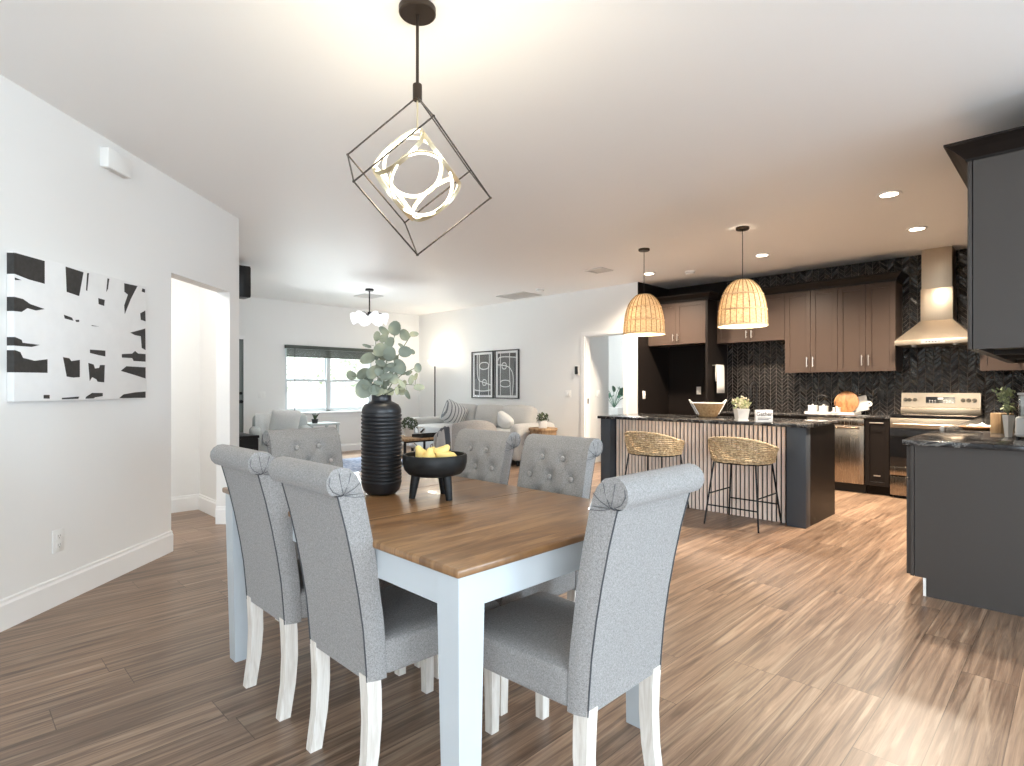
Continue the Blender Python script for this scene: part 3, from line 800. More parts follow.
ch.location = (.877, 1.652, 0); ch.rotation_euler = (0, 0, -PI / 2); ch['group'] = GR
ch['label'] = 'grey rolled-back chair on the near long side, closest to the front table leg'
dup(ch, (.880, 2.222, 0), -PI / 2, 'grey rolled-back chair second along the near long side, beside the far left table leg')
dup(ch, (1.368, .911, 0), 0, 'grey chair at the right table end, its back turned to the viewer')
dup(ch, (1.955, 1.712, 0), PI / 2, 'tufted grey chair on the far long side, the one nearer the kitchen island')
dup(ch, (1.955, 2.222, 0), PI / 2, 'tufted grey chair on the far long side behind the fruit bowl')
dup(ch, (1.405, 2.953, 0), PI, 'tufted grey chair at the far table end under the window')

# ---- vase and stems
VX, VY = 1.304, 2.076
m = MB(); prof = [(0, 0), (.045, 0), (.060, .004), (.074, .018), (.080, .040)]
z = .046
for k in range(19):
    prof += [(.0815, z), (.0835, z + .004), (.0835, z + .009), (.0790, z + .0115), (.0785, z + .0135)]; z += .0153
prof += [(.0815, z + .003), (.080, z + .018), (.070, z + .036), (.052, z + .046), (.042, z + .050), (.040, z + .056), (.040, z + .072), (.042, z + .076), (.036, z + .076), (.034, z + .055), (.05, z + .03), (.05, .06), (0, .055)]
VH = z + .076
m.lathe(prof, 56)
single('vase', m, 'vase', 'tall matte black ribbed vase on the table', 'vase', loc=(VX, VY, .76), angle=60)
def leafpoly(m, c, nrm, upv, r, asp=1.0):
    nrm = Vector(nrm).normalized(); up = Vector(upv); up = (up - nrm * up.dot(nrm)).normalized(); sd = up.cross(nrm)
    N = 14; ring = []; th = .0006
    for sgn in (-1, 1):
        rr = []
        for k in range(N):
            a = 2 * PI * k / N; rad = r * (1 + .10 * math.cos(a) ** 3)
            p = Vector(c) + up * (rad * math.cos(a)) + sd * (rad * asp * math.sin(a))
            cup = .16 * r * (math.sin(a) ** 2)
            rr.append(m.bm.verts.new(p + nrm * (cup + sgn * th)))
        cc = m.bm.verts.new(Vector(c) + nrm * (sgn * th)); ring.append(rr)
        for k in range(N): m.bm.faces.new((cc, rr[k], rr[(k + 1) % N]) if sgn > 0 else (cc, rr[(k + 1) % N], rr[k]))
    for k in range(N): m.bm.faces.new((ring[0][k], ring[0][(k + 1) % N], ring[1][(k + 1) % N], ring[1][k]))
# stems given as (sideways, towards viewer, height over the vase mouth); leaves as (sideways, height, radius, toward, aspect)
RV = Vector((1 / S2, -1 / S2, 0)); FV = Vector((-1 / S2, -1 / S2, 0)); UP = Vector((0, 0, 1))
def eu(label, path, leaves, seed):
    rnd = random.Random(seed)
    t = thing('eucalyptus_stem', label, 'eucalyptus stem', (VX, VY, .76 + VH), group='eucalyptus stems in the black vase')
    C = lambda s, f, h: RV * s + FV * f + UP * h
    m = MB(); P = [C(*p) for p in path]
    P = [C(path[0][0] * .3, path[0][1] * .3, -.12)] + P
    m.tube(P, [.0028] + [.0026 - .0014 * k / len(path) for k in range(len(path))], 6)
    m2 = MB(); leaves = list(leaves)
    for k in range(5):
        q = P[1].lerp(P[-1], rnd.uniform(.05, .75)); ss, hh, ff = q.dot(RV), q.z, q.dot(FV)
        leaves.append((ss + rnd.uniform(-.035, .035), max(.012, hh + rnd.uniform(-.01, .03)), rnd.uniform(.013, .023), ff + rnd.uniform(-.03, .03), rnd.uniform(.5, .9)))
    for s, h, r, f, asp in leaves:
        # attach to the nearest point of the stem
        c = C(s, f, h); q = min((P[i].lerp(P[i + 1], k / 6) for i in range(len(P) - 1) for k in range(7)), key=lambda v: (v - c).length)
        m.tube([q, q.lerp(c, .55) + UP * .004, c], .0009, 5)
        nr = FV * 1.0 + RV * rnd.uniform(-.55, .55) + UP * rnd.uniform(-.2, .6)
        upv = (c - q) if (c - q).length > .012 else UP
        leafpoly(m2, c, nr, upv + Vector((0, 0, .01)), r, asp)
    part('twig', m, 'stem', t); part('leaves', m2, 'leaf', t, angle=80)
eu('tallest eucalyptus stem with large leaves at the top of the bunch', [(.005, .0, 0), (.012, .01, .09), (.03, .01, .18), (.06, .0, .26)],
   [(.060, .275, .031, .02, .95), (.040, .215, .025, .03, .9), (.012, .268, .026, .0, .6), (.042, .150, .020, .02, .5), (.028, .11, .022, .03, .6)], 1)
eu('eucalyptus stem bending to the upper right of the bunch', [(.012, -.01, 0), (.03, -.01, .09), (.07, -.01, .17), (.11, -.01, .235), (.13, -.01, .262)],
   [(.098, .250, .026, .0, .85), (.134, .254, .020, .0, .7), (.100, .180, .028, .02, .85), (.083, .205, .016, .0, .45), (.066, .125, .024, -.02, .6)], 2)
eu('eucalyptus stem leaning to the upper left of the bunch', [(-.008, .0, 0), (-.016, .0, .08), (-.022, .01, .16), (-.022, .01, .225)],
   [(-.022, .245, .026, -.01, .55), (.004, .185, .034, .04, .95), (-.048, .150, .032, .03, .85), (-.060, .205, .020, .0, .35), (.012, .235, .024, .02, .7)], 3)
eu('eucalyptus stem with pale leaves in the middle of the bunch', [(.002, .02, 0), (.010, .03, .08), (.035, .04, .15)],
   [(.044, .168, .030, .05, .9), (.008, .13, .022, .05, .7), (.028, .075, .026, .05, .6), (.00, .05, .02, .05, .5), (.045, .12, .016, .04, .5)], 4)
eu('eucalyptus stem reaching out to the left side of the window', [(-.010, .005, 0), (-.040, .01, .05), (-.080, .01, .075), (-.125, .01, .080)],
   [(-.124, .080, .022, .01, .95), (-.073, .086, .031, .02, .8), (-.028, .092, .034, .03, .75), (-.020, .04, .022, .03, .6)], 5)
eu('drooping eucalyptus stem low on the left of the vase mouth', [(-.012, .02, 0), (-.03, .035, .025), (-.055, .045, .022)],
   [(-.060, .022, .040, .055, .85), (-.020, .020, .024, .05, .9), (.0, .012, .022, .045, .8)], 6)
eu('eucalyptus stem reaching to the right with a small leaf at its tip', [(.012, .0, 0), (.045, .0, .05), (.09, .0, .09), (.145, .0, .115)],
   [(.152, .112, .021, .0, .75), (.078, .115, .034, .01, .8), (.115, .092, .018, .01, .55), (.06, .065, .024, .03, .8)], 7)
eu('drooping eucalyptus stem with yellowish leaves low on the right', [(.016, .01, 0), (.06, .015, .025), (.11, .015, .045), (.15, .015, .04)],
   [(.128, .062, .022, .02, .55), (.158, .032, .024, .02, .6), (.112, .005, .022, .02, .5), (.090, .045, .022, .03, .5), (.145, .075, .018, .01, .5), (.07, .02, .018, .03, .5)], 8)

# ---- fruit bowl on three feet
BX, BY = 1.41, 1.85
t = thing('fruit_bowl', 'black wooden bowl on three legs holding yellow fruit', 'bowl', (BX, BY, .76))
m = MB(); m.lathe([(0, .092), (.085, .092), (.107, .099), (.122, .116), (.129, .145), (.129, .172), (.126, .176), (.119, .176), (.117, .165), (.113, .138), (.098, .113), (.06, .106), (0, .104)], 48); part('bowl', m, 'blackwood', t, angle=50)
for ang in (20, 140, 260):
    a = math.radians(ang - 110 ); m = MB()
    c, s = math.cos(a), math.sin(a)
    m.tube([(.092 * c, .092 * s, 0), (.084 * c, .084 * s, .05), (.074 * c, .074 * s, .104)], [.0125, .0165, .019], 16); part('leg', m, 'blackwood', t, angle=50)
PEAR = [(0, -.038), (.012, -.038), (.026, -.030), (.033, -.012), (.031, .006), (.022, .024), (.0145, .038), (.011, .048), (.006, .053), (0, .054)]
def pear(label, s, f, h, rx, rz):
    p = RV * s + FV * f + UP * h
    t = thing('pear', label, 'pear', (BX + p.x, BY + p.y, .76 + p.z), group='yellow pears in the bowl')
    M = Matrix.Rotation(rz, 4, 'Z') @ Matrix.Rotation(rx, 4, 'Y')
    m = MB(); m.lathe(PEAR, 20, M=M); part('flesh', m, 'pear', t, angle=60)
    m = MB(); m.tube([M @ Vector((0, 0, .050)), M @ Vector((.002, 0, .060)), M @ Vector((.006, 0, .068))], .0018, 6); part('stalk', m, 'pearstem', t)
pear('leftmost yellow pear leaning on the bowl rim', -.050, -.01, .160, .45, 2.4)
pear('yellow pear in the middle front of the bowl', -.018, .040, .152, .15, 0.3)
pear('yellow pear lying at the top of the pile', .018, -.010, .172, -.8, 2.3)
pear('rightmost yellow pear lying on its side in the bowl', .055, .015, .157, 1.15, 2.6)
pear('yellow pear at the back of the bowl', -.012, -.060, .146, .3, 1.2)

# ---- cube pendant over the table
PX, PY = 1.380, 1.928
t = thing('cube_pendant_light', 'dark wire cube pendant with glowing rings above the dining table', 'pendant light', (PX, PY, CEIL))
m = MB(); m.lathe([(0, 0), (.075, 0), (.075, -.022), (.070, -.027), (0, -.027)], 40); part('canopy', m, 'bronze', t)
ZT = 2.395 - CEIL; side = .374; H = side * math.sqrt(3)
m = MB(); m.bar((0, 0, -.02), (0, 0, ZT + .04), .0065, 12); part('rod', m, 'bronze', t)
m = MB(); m.lathe([(0, ZT + .05), (.018, ZT + .05), (.019, ZT + .045), (.019, ZT - .012), (.016, ZT - .016), (0, ZT - .016)], 24); part('socket', m, 'bronze', t)
rad = side * math.sqrt(2.0 / 3)
az0 = math.atan2(-.31, .114)     # nearest upper corner, in (sideways, depth) terms
DV = Vector((1 / S2, 1 / S2, 0))
def cp(level, k, rot, scale=1.0):
    a = az0 + rot + k * 2 * PI / 3; z = ZT - H * level
    zc = ZT - H / 2
    return RV * (rad * math.cos(a) * scale) + DV * (rad * math.sin(a) * scale) + UP * (zc + (z - zc) * scale)
T_ = Vector((0, 0, ZT)); B_ = Vector((0, 0, ZT - H))
U_ = [cp(1 / 3, k, 0) for k in range(3)]; L_ = [cp(2 / 3, k, PI / 3) for k in range(3)]
m = MB()
for k in range(3):
    m.bar(T_, U_[k], .0033, 6); m.bar(B_, L_[k], .0033, 6); m.bar(U_[k], L_[k], .0033, 6); m.bar(U_[k], L_[(k + 2) % 3], .0033, 6)
for v in U_ + L_ + [T_, B_]: m.soft(tuple(v), (.0045,) * 3, .002, n=2)
part('cage_frame', m, 'cage', t)
zc = ZT - H / 2; C_ = Vector((0, 0, zc)); hs = .120
m = MB(); m.bar((0, 0, ZT - .01), (0, 0, zc + hs * 1.5), .004, 8)
part('inner_rod', m, 'champagne', t)
ax = [((U_[k] - T_).normalized()) for k in range(3)]     # the cube's own axes
for k in range(3):
    for s in (-1, 1):
        n_ = ax[k] * s; u, v = ax[(k + 1) % 3], ax[(k + 2) % 3]
        c = C_ + n_ * hs; N = 48
        m = MB(); outer = .124; w = .017
        pts = [c + (u * math.cos(2 * PI * i / N) + v * math.sin(2 * PI * i / N)) * outer for i in range(N)]
        A = [m.bm.verts.new(p + n_ * o * w + (p - c).normalized() * q) for o, q in ((-.5, 0), (.5, 0), (.5, .004), (-.5, .004)) for p in pts]
        for j in range(4):
            for i in range(N): m.bm.faces.new((A[j * N + i], A[j * N + (i + 1) % N], A[((j + 1) % 4) * N + (i + 1) % N], A[((j + 1) % 4) * N + i]))
        rg = part('ring_band', m, 'champagne', t)
        m = MB(); m.tube([c + (u * math.cos(2 * PI * i / N) + v * math.sin(2 * PI * i / N)) * (outer - .004) for i in range(N)], .0055, 8, closed=True)
        part('led_strip', m, 'led', rg, label='glowing warm white strip')
# ================================================================== KITCHEN
def shaker(m, xf, y0, y1, z0, z1, rail=.058, th=.02):
    """door on a front plane of constant x, facing -x, with a recessed centre panel"""
    g = .0015; y0 += g; y1 -= g; z0 += g; z1 -= g
    m.box(xf - th, xf, y0, y0 + rail, z0, z1, r=.0015, seg=1); m.box(xf - th, xf, y1 - rail, y1, z0, z1, r=.0015, seg=1)
    m.box(xf - th, xf, y0 + rail, y1 - rail, z0, z0 + rail, r=.0015, seg=1); m.box(xf - th, xf, y0 + rail, y1 - rail, z1 - rail, z1, r=.0015, seg=1)
    m.box(xf - th + .010, xf, y0 + rail - .001, y1 - rail + .001, z0 + rail - .001, z1 - rail + .001)
    return m
def pull(m, x, y, z0, z1):
    m.bar((x - .030, y, z0), (x - .030, y, z1), .0055, 8)
    for z in (z0 + .018, z1 - .018): m.bar((x, y, z), (x - .030, y, z), .0045, 6)
    return m
def pull_h(m, x, y0, y1, z):
    m.bar((x - .030, y0, z), (x - .030, y1, z), .0055, 8)
    for y in (y0 + .018, y1 - .018): m.bar((x, y, z), (x - .030, y, z), .0045, 6)
    return m
def upper(label, y0, y1, z0, z1, xf=7.73, doors=2, hz=.07, hlen=.125):
    t = thing('wall_cabinet', label, 'kitchen cabinet', (xf, (y0 + y1) / 2, z0), world=True)
    m = MB(); e = .001; m.box(xf, 8.048, y0 + e, y1 - e, z0 + .02, z1); m.box(xf, xf + .02, y0 + e, y1 - e, z0, z0 + .02); m.box(xf + .02, 8.048, y0 + e, y0 + .02, z0, z0 + .02); m.box(xf + .02, 8.048, y1 - .02, y1 - e, z0, z0 + .02)
    part('carcass', m, 'cab', t, smooth=False)
    w = (y1 - y0) / doors
    for k in range(doors):
        a, b = y0 + k * w, y0 + (k + 1) * w
        m = MB(); shaker(m, xf - .001, a, b, z0, z1); d = part('door', m, 'cab', t, angle=20)
        m = MB(); hy = b - .035 if (k == 0 and doors == 2) else a + .035
        pull(m, xf - .021, hy, z0 + hz, z0 + hz + hlen); part('handle', m, 'handle', d, label='nickel bar handle')
    return t
upper('dark brown two-door wall cabinet between the over-sink cabinet and the hood pair', 2.112, 2.724, 1.40, 2.43)
upper('dark brown two-door wall cabinet immediately left of the range hood', 1.514, 2.112, 1.40, 2.43)
upper('short dark brown wall cabinet over the sink behind the right rattan pendant', 2.724, 3.64, 1.83, 2.43, hlen=.10, hz=.05)
upper('dark brown wall cabinet low in the corner under the hanging grey cupboard', .104, .766, 1.384, 2.43, doors=2)
upper('short deep dark cabinet above the empty fridge niche', 3.682, 4.585, 1.83, 2.43, xf=7.48, hlen=.10, hz=.05)

def crown_path(name, label, pts, prof, mat, loc):
    """moulding swept round corners; prof gives (outward, height); pts are front-line points with outward 2D normals at each"""
    t = MB(); rows = []
    for (x, y), (nx, ny) in pts: rows.append([(x + nx * o, y + ny * o, z) for o, z in prof])
    t.quadgrid(rows)
    # back side to give thickness
    t.quadgrid([[(x - nx * .012, y - ny * .012, z) for o, z in (prof[0], prof[-1])] for (x, y), (nx, ny) in pts])
    t.quadgrid([[(x + nx * prof[-1][0], y + ny * prof[-1][0], prof[-1][1]), (x - nx * .012, y - ny * .012, prof[-1][1])] for (x, y), (nx, ny) in pts])
    return single(name, t, mat, label, 'crown moulding', smooth=False)
CR = [(.0, 2.43), (.012, 2.43), (.014, 2.455), (.030, 2.48), (.055, 2.505), (.070, 2.512), (.070, 2.53)]
m = crown_path('crown_moulding', 'dark crown moulding along the top of the wall cabinets left of the hood',
    [((8.05, 1.513), (0, -1)), ((7.71, 1.513), (-1, -1)), ((7.71, 3.642), (-1, 0))], CR, 'cabdark', None)
m = crown_path('crown_moulding', 'dark crown moulding over the deep cabinet above the fridge niche',
    [((8.05, 3.645), (0, -1)), ((7.455, 3.645), (-1, -1)), ((7.455, 4.585), (-1, 0))], CR, 'cabdark', None)
m = MB(); m.box(7.45, 8.05, 3.645, 3.680, 0, 2.43, r=.001, seg=1)
single('refrigerator_panel', m, 'cabdark', 'tall dark side panel at the right of the empty fridge niche', 'cabinet panel')
# towel on a short rail on the panel
t = thing('towel_rail', 'small black towel rail on the tall fridge panel', 'towel rail', (7.71, 3.645, 1.52), world=True)
m = MB(); m.bar((7.57, 3.600, 1.523), (7.85, 3.600, 1.523), .006, 10)
for x in (7.59, 7.83): m.bar((x, 3.645, 1.523), (x, 3.600, 1.523), .005, 8)
part('bar', m, 'handle', t)
m = MB(); rows = []
for i in range(15):
    u = i / 14; x = 7.60 + .22 * u; r_ = []
    for k, (dy, z) in enumerate([(.010, 1.30), (.011, 1.40), (.010, 1.50), (.006, 1.529), (0, 1.534), (-.007, 1.530), (-.012, 1.50), (-.014, 1.40), (-.016, 1.25), (-.017, 1.135)]):
        fold = .007 * math.sin(u * 14) * (1 if k > 5 else .3); r_.append((x + (.5 - u) * .0, 3.600 + dy + (-abs(fold) if k > 4 else abs(fold)), z))
    rows.append(r_)
m.quadgrid(rows)
tw = single('hand_towel', m, 'towel', 'white hand towel hanging on the tall fridge panel', 'towel'); sm = tw.modifiers.new('thick', 'SOLIDIFY'); sm.thickness = .005

# ---- base run on the back wall
XF = 7.44
def kick(m, y0, y1): m.box(XF + .06, 8.05, y0, y1, 0, .10)
t = thing('base_cabinet', 'long dark sink base cabinet behind the island', 'kitchen cabinet', (XF, 3.0, 0), world=True)
m = MB(); m.box(XF, 8.05, 2.366, 3.640, .10, .862); kick(m, 2.366, 3.640); part('carcass', m, 'cabdark', t, smooth=False)
for a, b in ((2.37, 2.79), (2.79, 3.21), (3.21, 3.635)):
    m = MB(); shaker(m, XF - .001, a, b, .105, .855); d = part('door', m, 'cabdark', t, angle=20)
    m = MB(); pull(m, XF - .021, b - .04, .68, .80); part('handle', m, 'handle', d)
t = thing('pull_out_cabinet', 'narrow dark pull-out cabinet between dishwasher and range', 'kitchen cabinet', (XF, 1.63, 0), world=True)
m = MB(); m.box(XF, 8.05, 1.512, 1.752, .10, .862); kick(m, 1.512, 1.752); part('carcass', m, 'cabdark', t, smooth=False)
m = MB(); shaker(m, XF - .001, 1.512, 1.752, .105, .855, rail=.045); d = part('door', m, 'cabdark', t, angle=20)
m = MB(); pull_h(m, XF - .021, 1.565, 1.70, .815); part('handle', m, 'handle', d)
m = MB(); m.box(XF - .024, XF - .021, 1.60, 1.665, .215, .228); part('badge', m, 'handle', d, label='small silver badge low on the door')
t = thing('dishwasher', 'stainless steel dishwasher behind the island corner', 'dishwasher', (XF, 2.06, 0), world=True)
m = MB(); m.box(XF + .01, 8.05, 1.756, 2.362, .10, .862); m.box(XF + .05, 8.05, 1.756, 2.362, 0, .10); part('body', m, 'blackplastic', t, smooth=False)
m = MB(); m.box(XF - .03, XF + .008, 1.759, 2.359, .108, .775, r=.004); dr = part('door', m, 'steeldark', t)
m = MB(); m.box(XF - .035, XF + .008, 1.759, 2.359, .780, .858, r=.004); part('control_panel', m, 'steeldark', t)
m = MB(); m.tube([(XF - .07, y, .755) for y in (1.80, 2.06, 2.32)], .010, 10)
for y in (1.83, 2.29): m.bar((XF - .03, y, .755), (XF - .07, y, .755), .007, 8)
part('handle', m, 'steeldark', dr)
m = MB(); m.box(XF - .0305, XF - .0298, 2.27, 2.33, .19, .21); part('badge', m, 'blackplastic', dr)

m = MB(); m.box(7.405, 8.058, 1.512, 3.643, .862, .886, r=.003)
single('countertop', m, 'granite', 'black granite countertop along the tiled back wall behind the island', 'countertop')

# ---- range
t = thing('range_cooker', 'stainless steel electric range with black oven door', 'range', (7.40, 1.14, 0), world=True)
m = MB(); m.box(7.41, 8.04, .778, 1.502, .03, .895); m.box(7.46, 8.0, .80, 1.48, 0, .03); part('body', m, 'blackplastic', t, smooth=False)
m = MB(); m.box(7.39, 7.41, .778, 1.502, .770, .880, r=.003); part('front_rail', m, 'steel', t)
m = MB(); m.box(7.37, 7.408, .780, 1.500, .35, .765, r=.004); dr = part('oven_door', m, 'blackglass', t)
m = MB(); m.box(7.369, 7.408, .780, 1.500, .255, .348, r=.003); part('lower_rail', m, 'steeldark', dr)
m = MB(); m.tube([(7.325, .82, .815), (7.325, 1.14, .815), (7.325, 1.46, .815)], .012, 12)
for y in (.86, 1.42): m.tube([(7.39, y, .80), (7.34, y, .812), (7.325, y, .815)], .009, 8)
part('handle', m, 'steel', dr)
m = MB(); m.box(7.375, 7.408, .780, 1.500, .035, .240, r=.004); part('storage_drawer', m, 'steeldark', t)
m = MB(); m.box(7.385, 8.0, .776, 1.504, .895, .912, r=.003); part('glass_cooktop', m, 'blackglass', t)
m = MB()
for cx_, cy_, r_ in ((7.56, .96, .10), (7.56, 1.32, .085), (7.80, .96, .08), (7.80, 1.32, .10)):
    m.lathe([(r_ - .002, 0), (r_, .0004), (r_ + .002, 0)], 36, c=(cx_, cy_, .9121))
part('burner_rings', m, 'handle', t)
m = MB(); m.prism([(7.955, .985), (7.97, 1.15), (8.04, 1.15), (8.04, .985)], lambda x, z: (x, .782, z), lambda x, z: (x, 1.505, z)); bg = part('backguard', m, 'steel', t, smooth=False)
m = MB(); m.box(7.935, 8.04, .776, 1.508, .912, .980, r=.004); part('vent_rail', m, 'steel', bg)
def bgx(z): return 7.955 + (z - .985) / .165 * .015
m = MB(); m.prism([(7.9605, 1.035), (7.9665, 1.105), (7.975, 1.105), (7.975, 1.035)], lambda x, z: (x - .004, 1.005, z), lambda x, z: (x - .004, 1.27, z)); dp = part('display', m, 'blackglass', bg, smooth=False)
m = MB(); m.box(7.9575, 7.9595, 1.11, 1.16, 1.078, 1.098)
for k in range(9):
    y = 1.02 + k * .026
    if not 1.10 < y < 1.17: m.box(7.9570, 7.9590, y, y + .012, 1.062, 1.068); m.box(7.9570, 7.9590, y, y + .012, 1.044, 1.049)
part('display_marks', m, 'white', dp, smooth=False)
for y in (.835, .885, .935, 1.375, 1.425, 1.465):
    m = MB(); m.lathe([(0, 0), (.021, 0), (.021, .006), (.017, .010), (.016, .026), (0, .027)], 20, M=Matrix.Translation((bgx(1.07), y, 1.07)) @ Matrix.Rotation(-PI / 2 + .09, 4, 'Y'))
    kb = part('knob', m, 'knob', bg)
    m = MB(); m.box(bgx(1.07) - .0285, bgx(1.07) - .0262, y - .002, y + .002, 1.072, 1.086); part('pointer', m, 'blackplastic', kb, smooth=False)

# ---- hood
t = thing('range_hood', 'stainless steel chimney range hood above the range', 'range hood', (7.8, 1.15, 1.68), world=True)
HY0, HY1 = .795, 1.497
m = MB(); m.box(7.56, 8.055, HY0, HY1, 1.680, 1.735, r=.002); part('canopy_band', m, 'steel', t)
m = MB()
A = [(7.565, HY0 + .005, 1.735), (8.055, HY0 + .005, 1.735), (8.055, HY1 - .005, 1.735), (7.565, HY1 - .005, 1.735)]
B = [(7.775, 1.000, 1.955), (8.055, 1.000, 1.955), (8.055, 1.29, 1.955), (7.775, 1.29, 1.955)]
va = [m.bm.verts.new(p) for p in A]; vb = [m.bm.verts.new(p) for p in B]
for k in range(4): m.bm.faces.new((va[k], va[(k + 1) % 4], vb[(k + 1) % 4], vb[k]))
m.bm.faces.new(va[::-1]); m.bm.faces.new(vb); part('canopy', m, 'steel', t, smooth=False)
m = MB(); m.box(7.775, 8.055, 1.000, 1.29, 1.955, 2.31, r=.002); part('chimney_lower', m, 'steel', t)
m = MB(); m.box(7.782, 8.055, 1.007, 1.283, 2.31, CEIL - .002, r=.002); part('chimney_upper', m, 'steel', t)
m = MB(); m.box(7.556, 7.561, 1.04, 1.25, 1.690, 1.725); cpn = part('control_strip', m, 'handle', t, smooth=False)
m = MB()
for k in range(5): m.cyl((0, 0, 0), .006, .003, 10, M=Matrix.Translation((7.556, 1.09 + k * .028, 1.708)) @ Matrix.Rotation(-PI / 2, 4, 'Y'))
part('buttons', m, 'blackplastic', cpn)
for y in (.96, 1.33):
    m = MB(); m.cyl((7.68, y, 1.668), .03, .012, 20); part('hood_lamp', m, 'handle', t)

# ---- faucet
t = thing('kitchen_faucet', 'black gooseneck faucet at the sink behind the island pot plant', 'faucet', (7.92, 3.17, .886), world=True)
m = MB(); m.lathe([(0, 0), (.028, 0), (.028, .006), (.018, .012), (.016, .07), (0, .07)], 20, c=(7.92, 3.17, .886)); part('base', m, 'blackmetal', t)
m = MB(); m.tube([(7.92, 3.17, .96), (7.92, 3.17, 1.18)] + [(7.82 + .10 * math.cos(a), 3.17, 1.18 + .10 * math.sin(a)) for a in [math.radians(q) for q in range(20, 181, 20)]] + [(7.72, 3.17, 1.10)], .012, 12); part('spout', m, 'blackmetal', t)
m = MB(); m.tube([(7.92, 3.15, .95), (7.92, 3.10, .955), (7.92, 3.06, .975)], .007, 8); part('lever', m, 'blackmetal', t)

# ---- tray with things on the back counter
ZC = .886
m = MB(); m.box(7.66, 7.97, 1.92, 2.47, ZC, ZC + .008)
for a in ((7.66, 7.668, 1.92, 2.47), (7.962, 7.97, 1.92, 2.47), (7.668, 7.962, 1.92, 1.928), (7.668, 7.962, 2.462, 2.47)): m.box(*a, ZC + .008, ZC + .028)
single('serving_tray', m, 'potwhite', 'long white tray on the back counter under the wall cabinets', 'tray', smooth=False)
def canister(x, y, s, h, label, lid=True):
    t = thing('canister', label, 'canister', (x, y, ZC + .008), group='white canisters on the tray')
    m = MB(); m.box(-s / 2, s / 2, -s / 2, s / 2, 0, h * .82, r=.006); part('body', m, 'potwhite', t)
    m = MB(); m.box(-s / 2 - .002, s / 2 + .002, -s / 2 - .002, s / 2 + .002, h * .82, h, r=.006); m.lathe([(0, h), (.010, h), (.013, h + .014), (0, h + .018)], 14); part('lid', m, 'potwhite', t)
canister(7.73, 2.395, .092, .095, 'white square canister at the left end of the tray')
canister(7.74, 2.275, .086, .090, 'white square canister second from the left on the tray')
canister(7.72, 2.125, .070, .075, 'small white canister in front of the round wooden board')
t = thing('wire_stand', 'thin black wire stand on the tray in front of the round board', 'stand', (7.70, 2.125, ZC + .008))
m = MB(); m.bar((-.03, 0, 0), (-.03, 0, .15), .004, 8); m.bar((-.05, -.05, .004), (-.05, .05, .004), .0035, 6); m.bar((-.05, 0, .004), (-.03, 0, .004), .0035, 6); part('frame', m, 'blackmetal', t)
m = MB(); m.lathe([(0, -.009), (.131, -.009), (.136, -.005), (.136, .005), (.131, .009), (0, .009)], 48, M=Matrix.Translation((7.905, 2.065, ZC + .008 + .137)) @ Matrix.Rotation(-PI / 2 + .20, 4, 'Y'))
single('round_cutting_board', m, 'boardwood', 'round striped wooden cutting board leaning on the backsplash', 'cutting board', angle=50)
t = thing('marble_paddle_board', 'white marble paddle board leaning behind the round wooden board', 'serving board', (7.99, 1.93, ZC), world=True)
m = MB(); m.box(-.007, .007, -.115, .115, 0, .185, r=.004, M=Matrix.Translation((7.985, 1.945, ZC + .029)) @ Matrix.Rotation(.16, 4, 'Y') @ Matrix.Rotation(-.25, 4, 'X')); part('slab', m, 'marble', t)
m = MB(); m.lathe([(.012, -.006), (.034, -.006), (.034, .006), (.012, .006), (.012, -.006)], 24, M=Matrix.Translation((7.975, 1.838, ZC + .125)) @ Matrix.Rotation(-PI / 2 + .16, 4, 'Y')); part('handle', m, 'marble', t)
t = thing('kettle', 'black rounded kettle behind the white canisters', 'kettle', (7.87, 2.30, ZC + .008))
m = MB(); m.lathe([(0, 0), (.062, 0), (.070, .02), (.068, .07), (.055, .115), (.030, .135), (0, .137)], 28); part('body', m, 'blackplastic', t)
m = MB(); m.lathe([(0, .137), (.028, .137), (.026, .148), (.008, .152), (.010, .164), (0, .167)], 18); part('lid', m, 'blackplastic', t)
m = MB(); m.tube([(0, .05, .115), (0, .10, .15), (0, .085, .205), (0, .03, .225), (0, -.03, .20)], .008, 8); part('handle', m, 'blackplastic', t)
m = MB(); m.tube([(0, .06, .07), (0, .095, .10), (0, .115, .14)], [.016, .011, .008], 10); part('spout', m, 'blackplastic', t)

# ================================================================== ISLAND
t = thing('kitchen_island', 'dark kitchen island with pale vertical slat front', 'kitchen island', (5.63, 2.75, 0), world=True)
m = MB(); m.box(5.345, 6.035, 1.69, 3.81, .09, .864); m.box(5.40, 5.98, 1.72, 3.78, 0, .09); part('body', m, 'cabdark', t, smooth=False)
m = MB(); m.box(5.23, 6.045, 1.678, 1.70, 0, .864, r=.001, seg=1); part('end_panel', m, 'cabdark', t, smooth=False)
m = MB(); m.box(5.40, 6.045, 3.80, 3.822, 0, .864, r=.001, seg=1); part('end_panel', m, 'cabdark', t, smooth=False)
for a, b in ((1.70, 1.833), (3.695, 3.822)):
    m = MB(); m.box(5.228, 5.345, a if a > 2 else 1.676, b, 0, .864, r=.002); part('corner_post', m, 'navy', t, label='blue-grey corner post')
m = MB(); m.box(5.338, 5.346, 1.833, 3.695, 0, .864); sb = part('slat_panel', m, 'slatback', t, smooth=False, label='dark backing behind the slats')
m = MB(); y = 1.838
while y < 3.67:
    m.box(5.322, 5.338, y, y + .0265, 0, .862, r=.0015, seg=1); y += .0412
part('slats', m, 'slat', sb, smooth=False, label='pale vertical wooden slats')
m = MB(); m.box(5.195, 6.07, 1.655, 3.845, .865, .895, r=.003)
single('island_countertop', m, 'granite', 'black granite countertop on the slatted island', 'countertop')

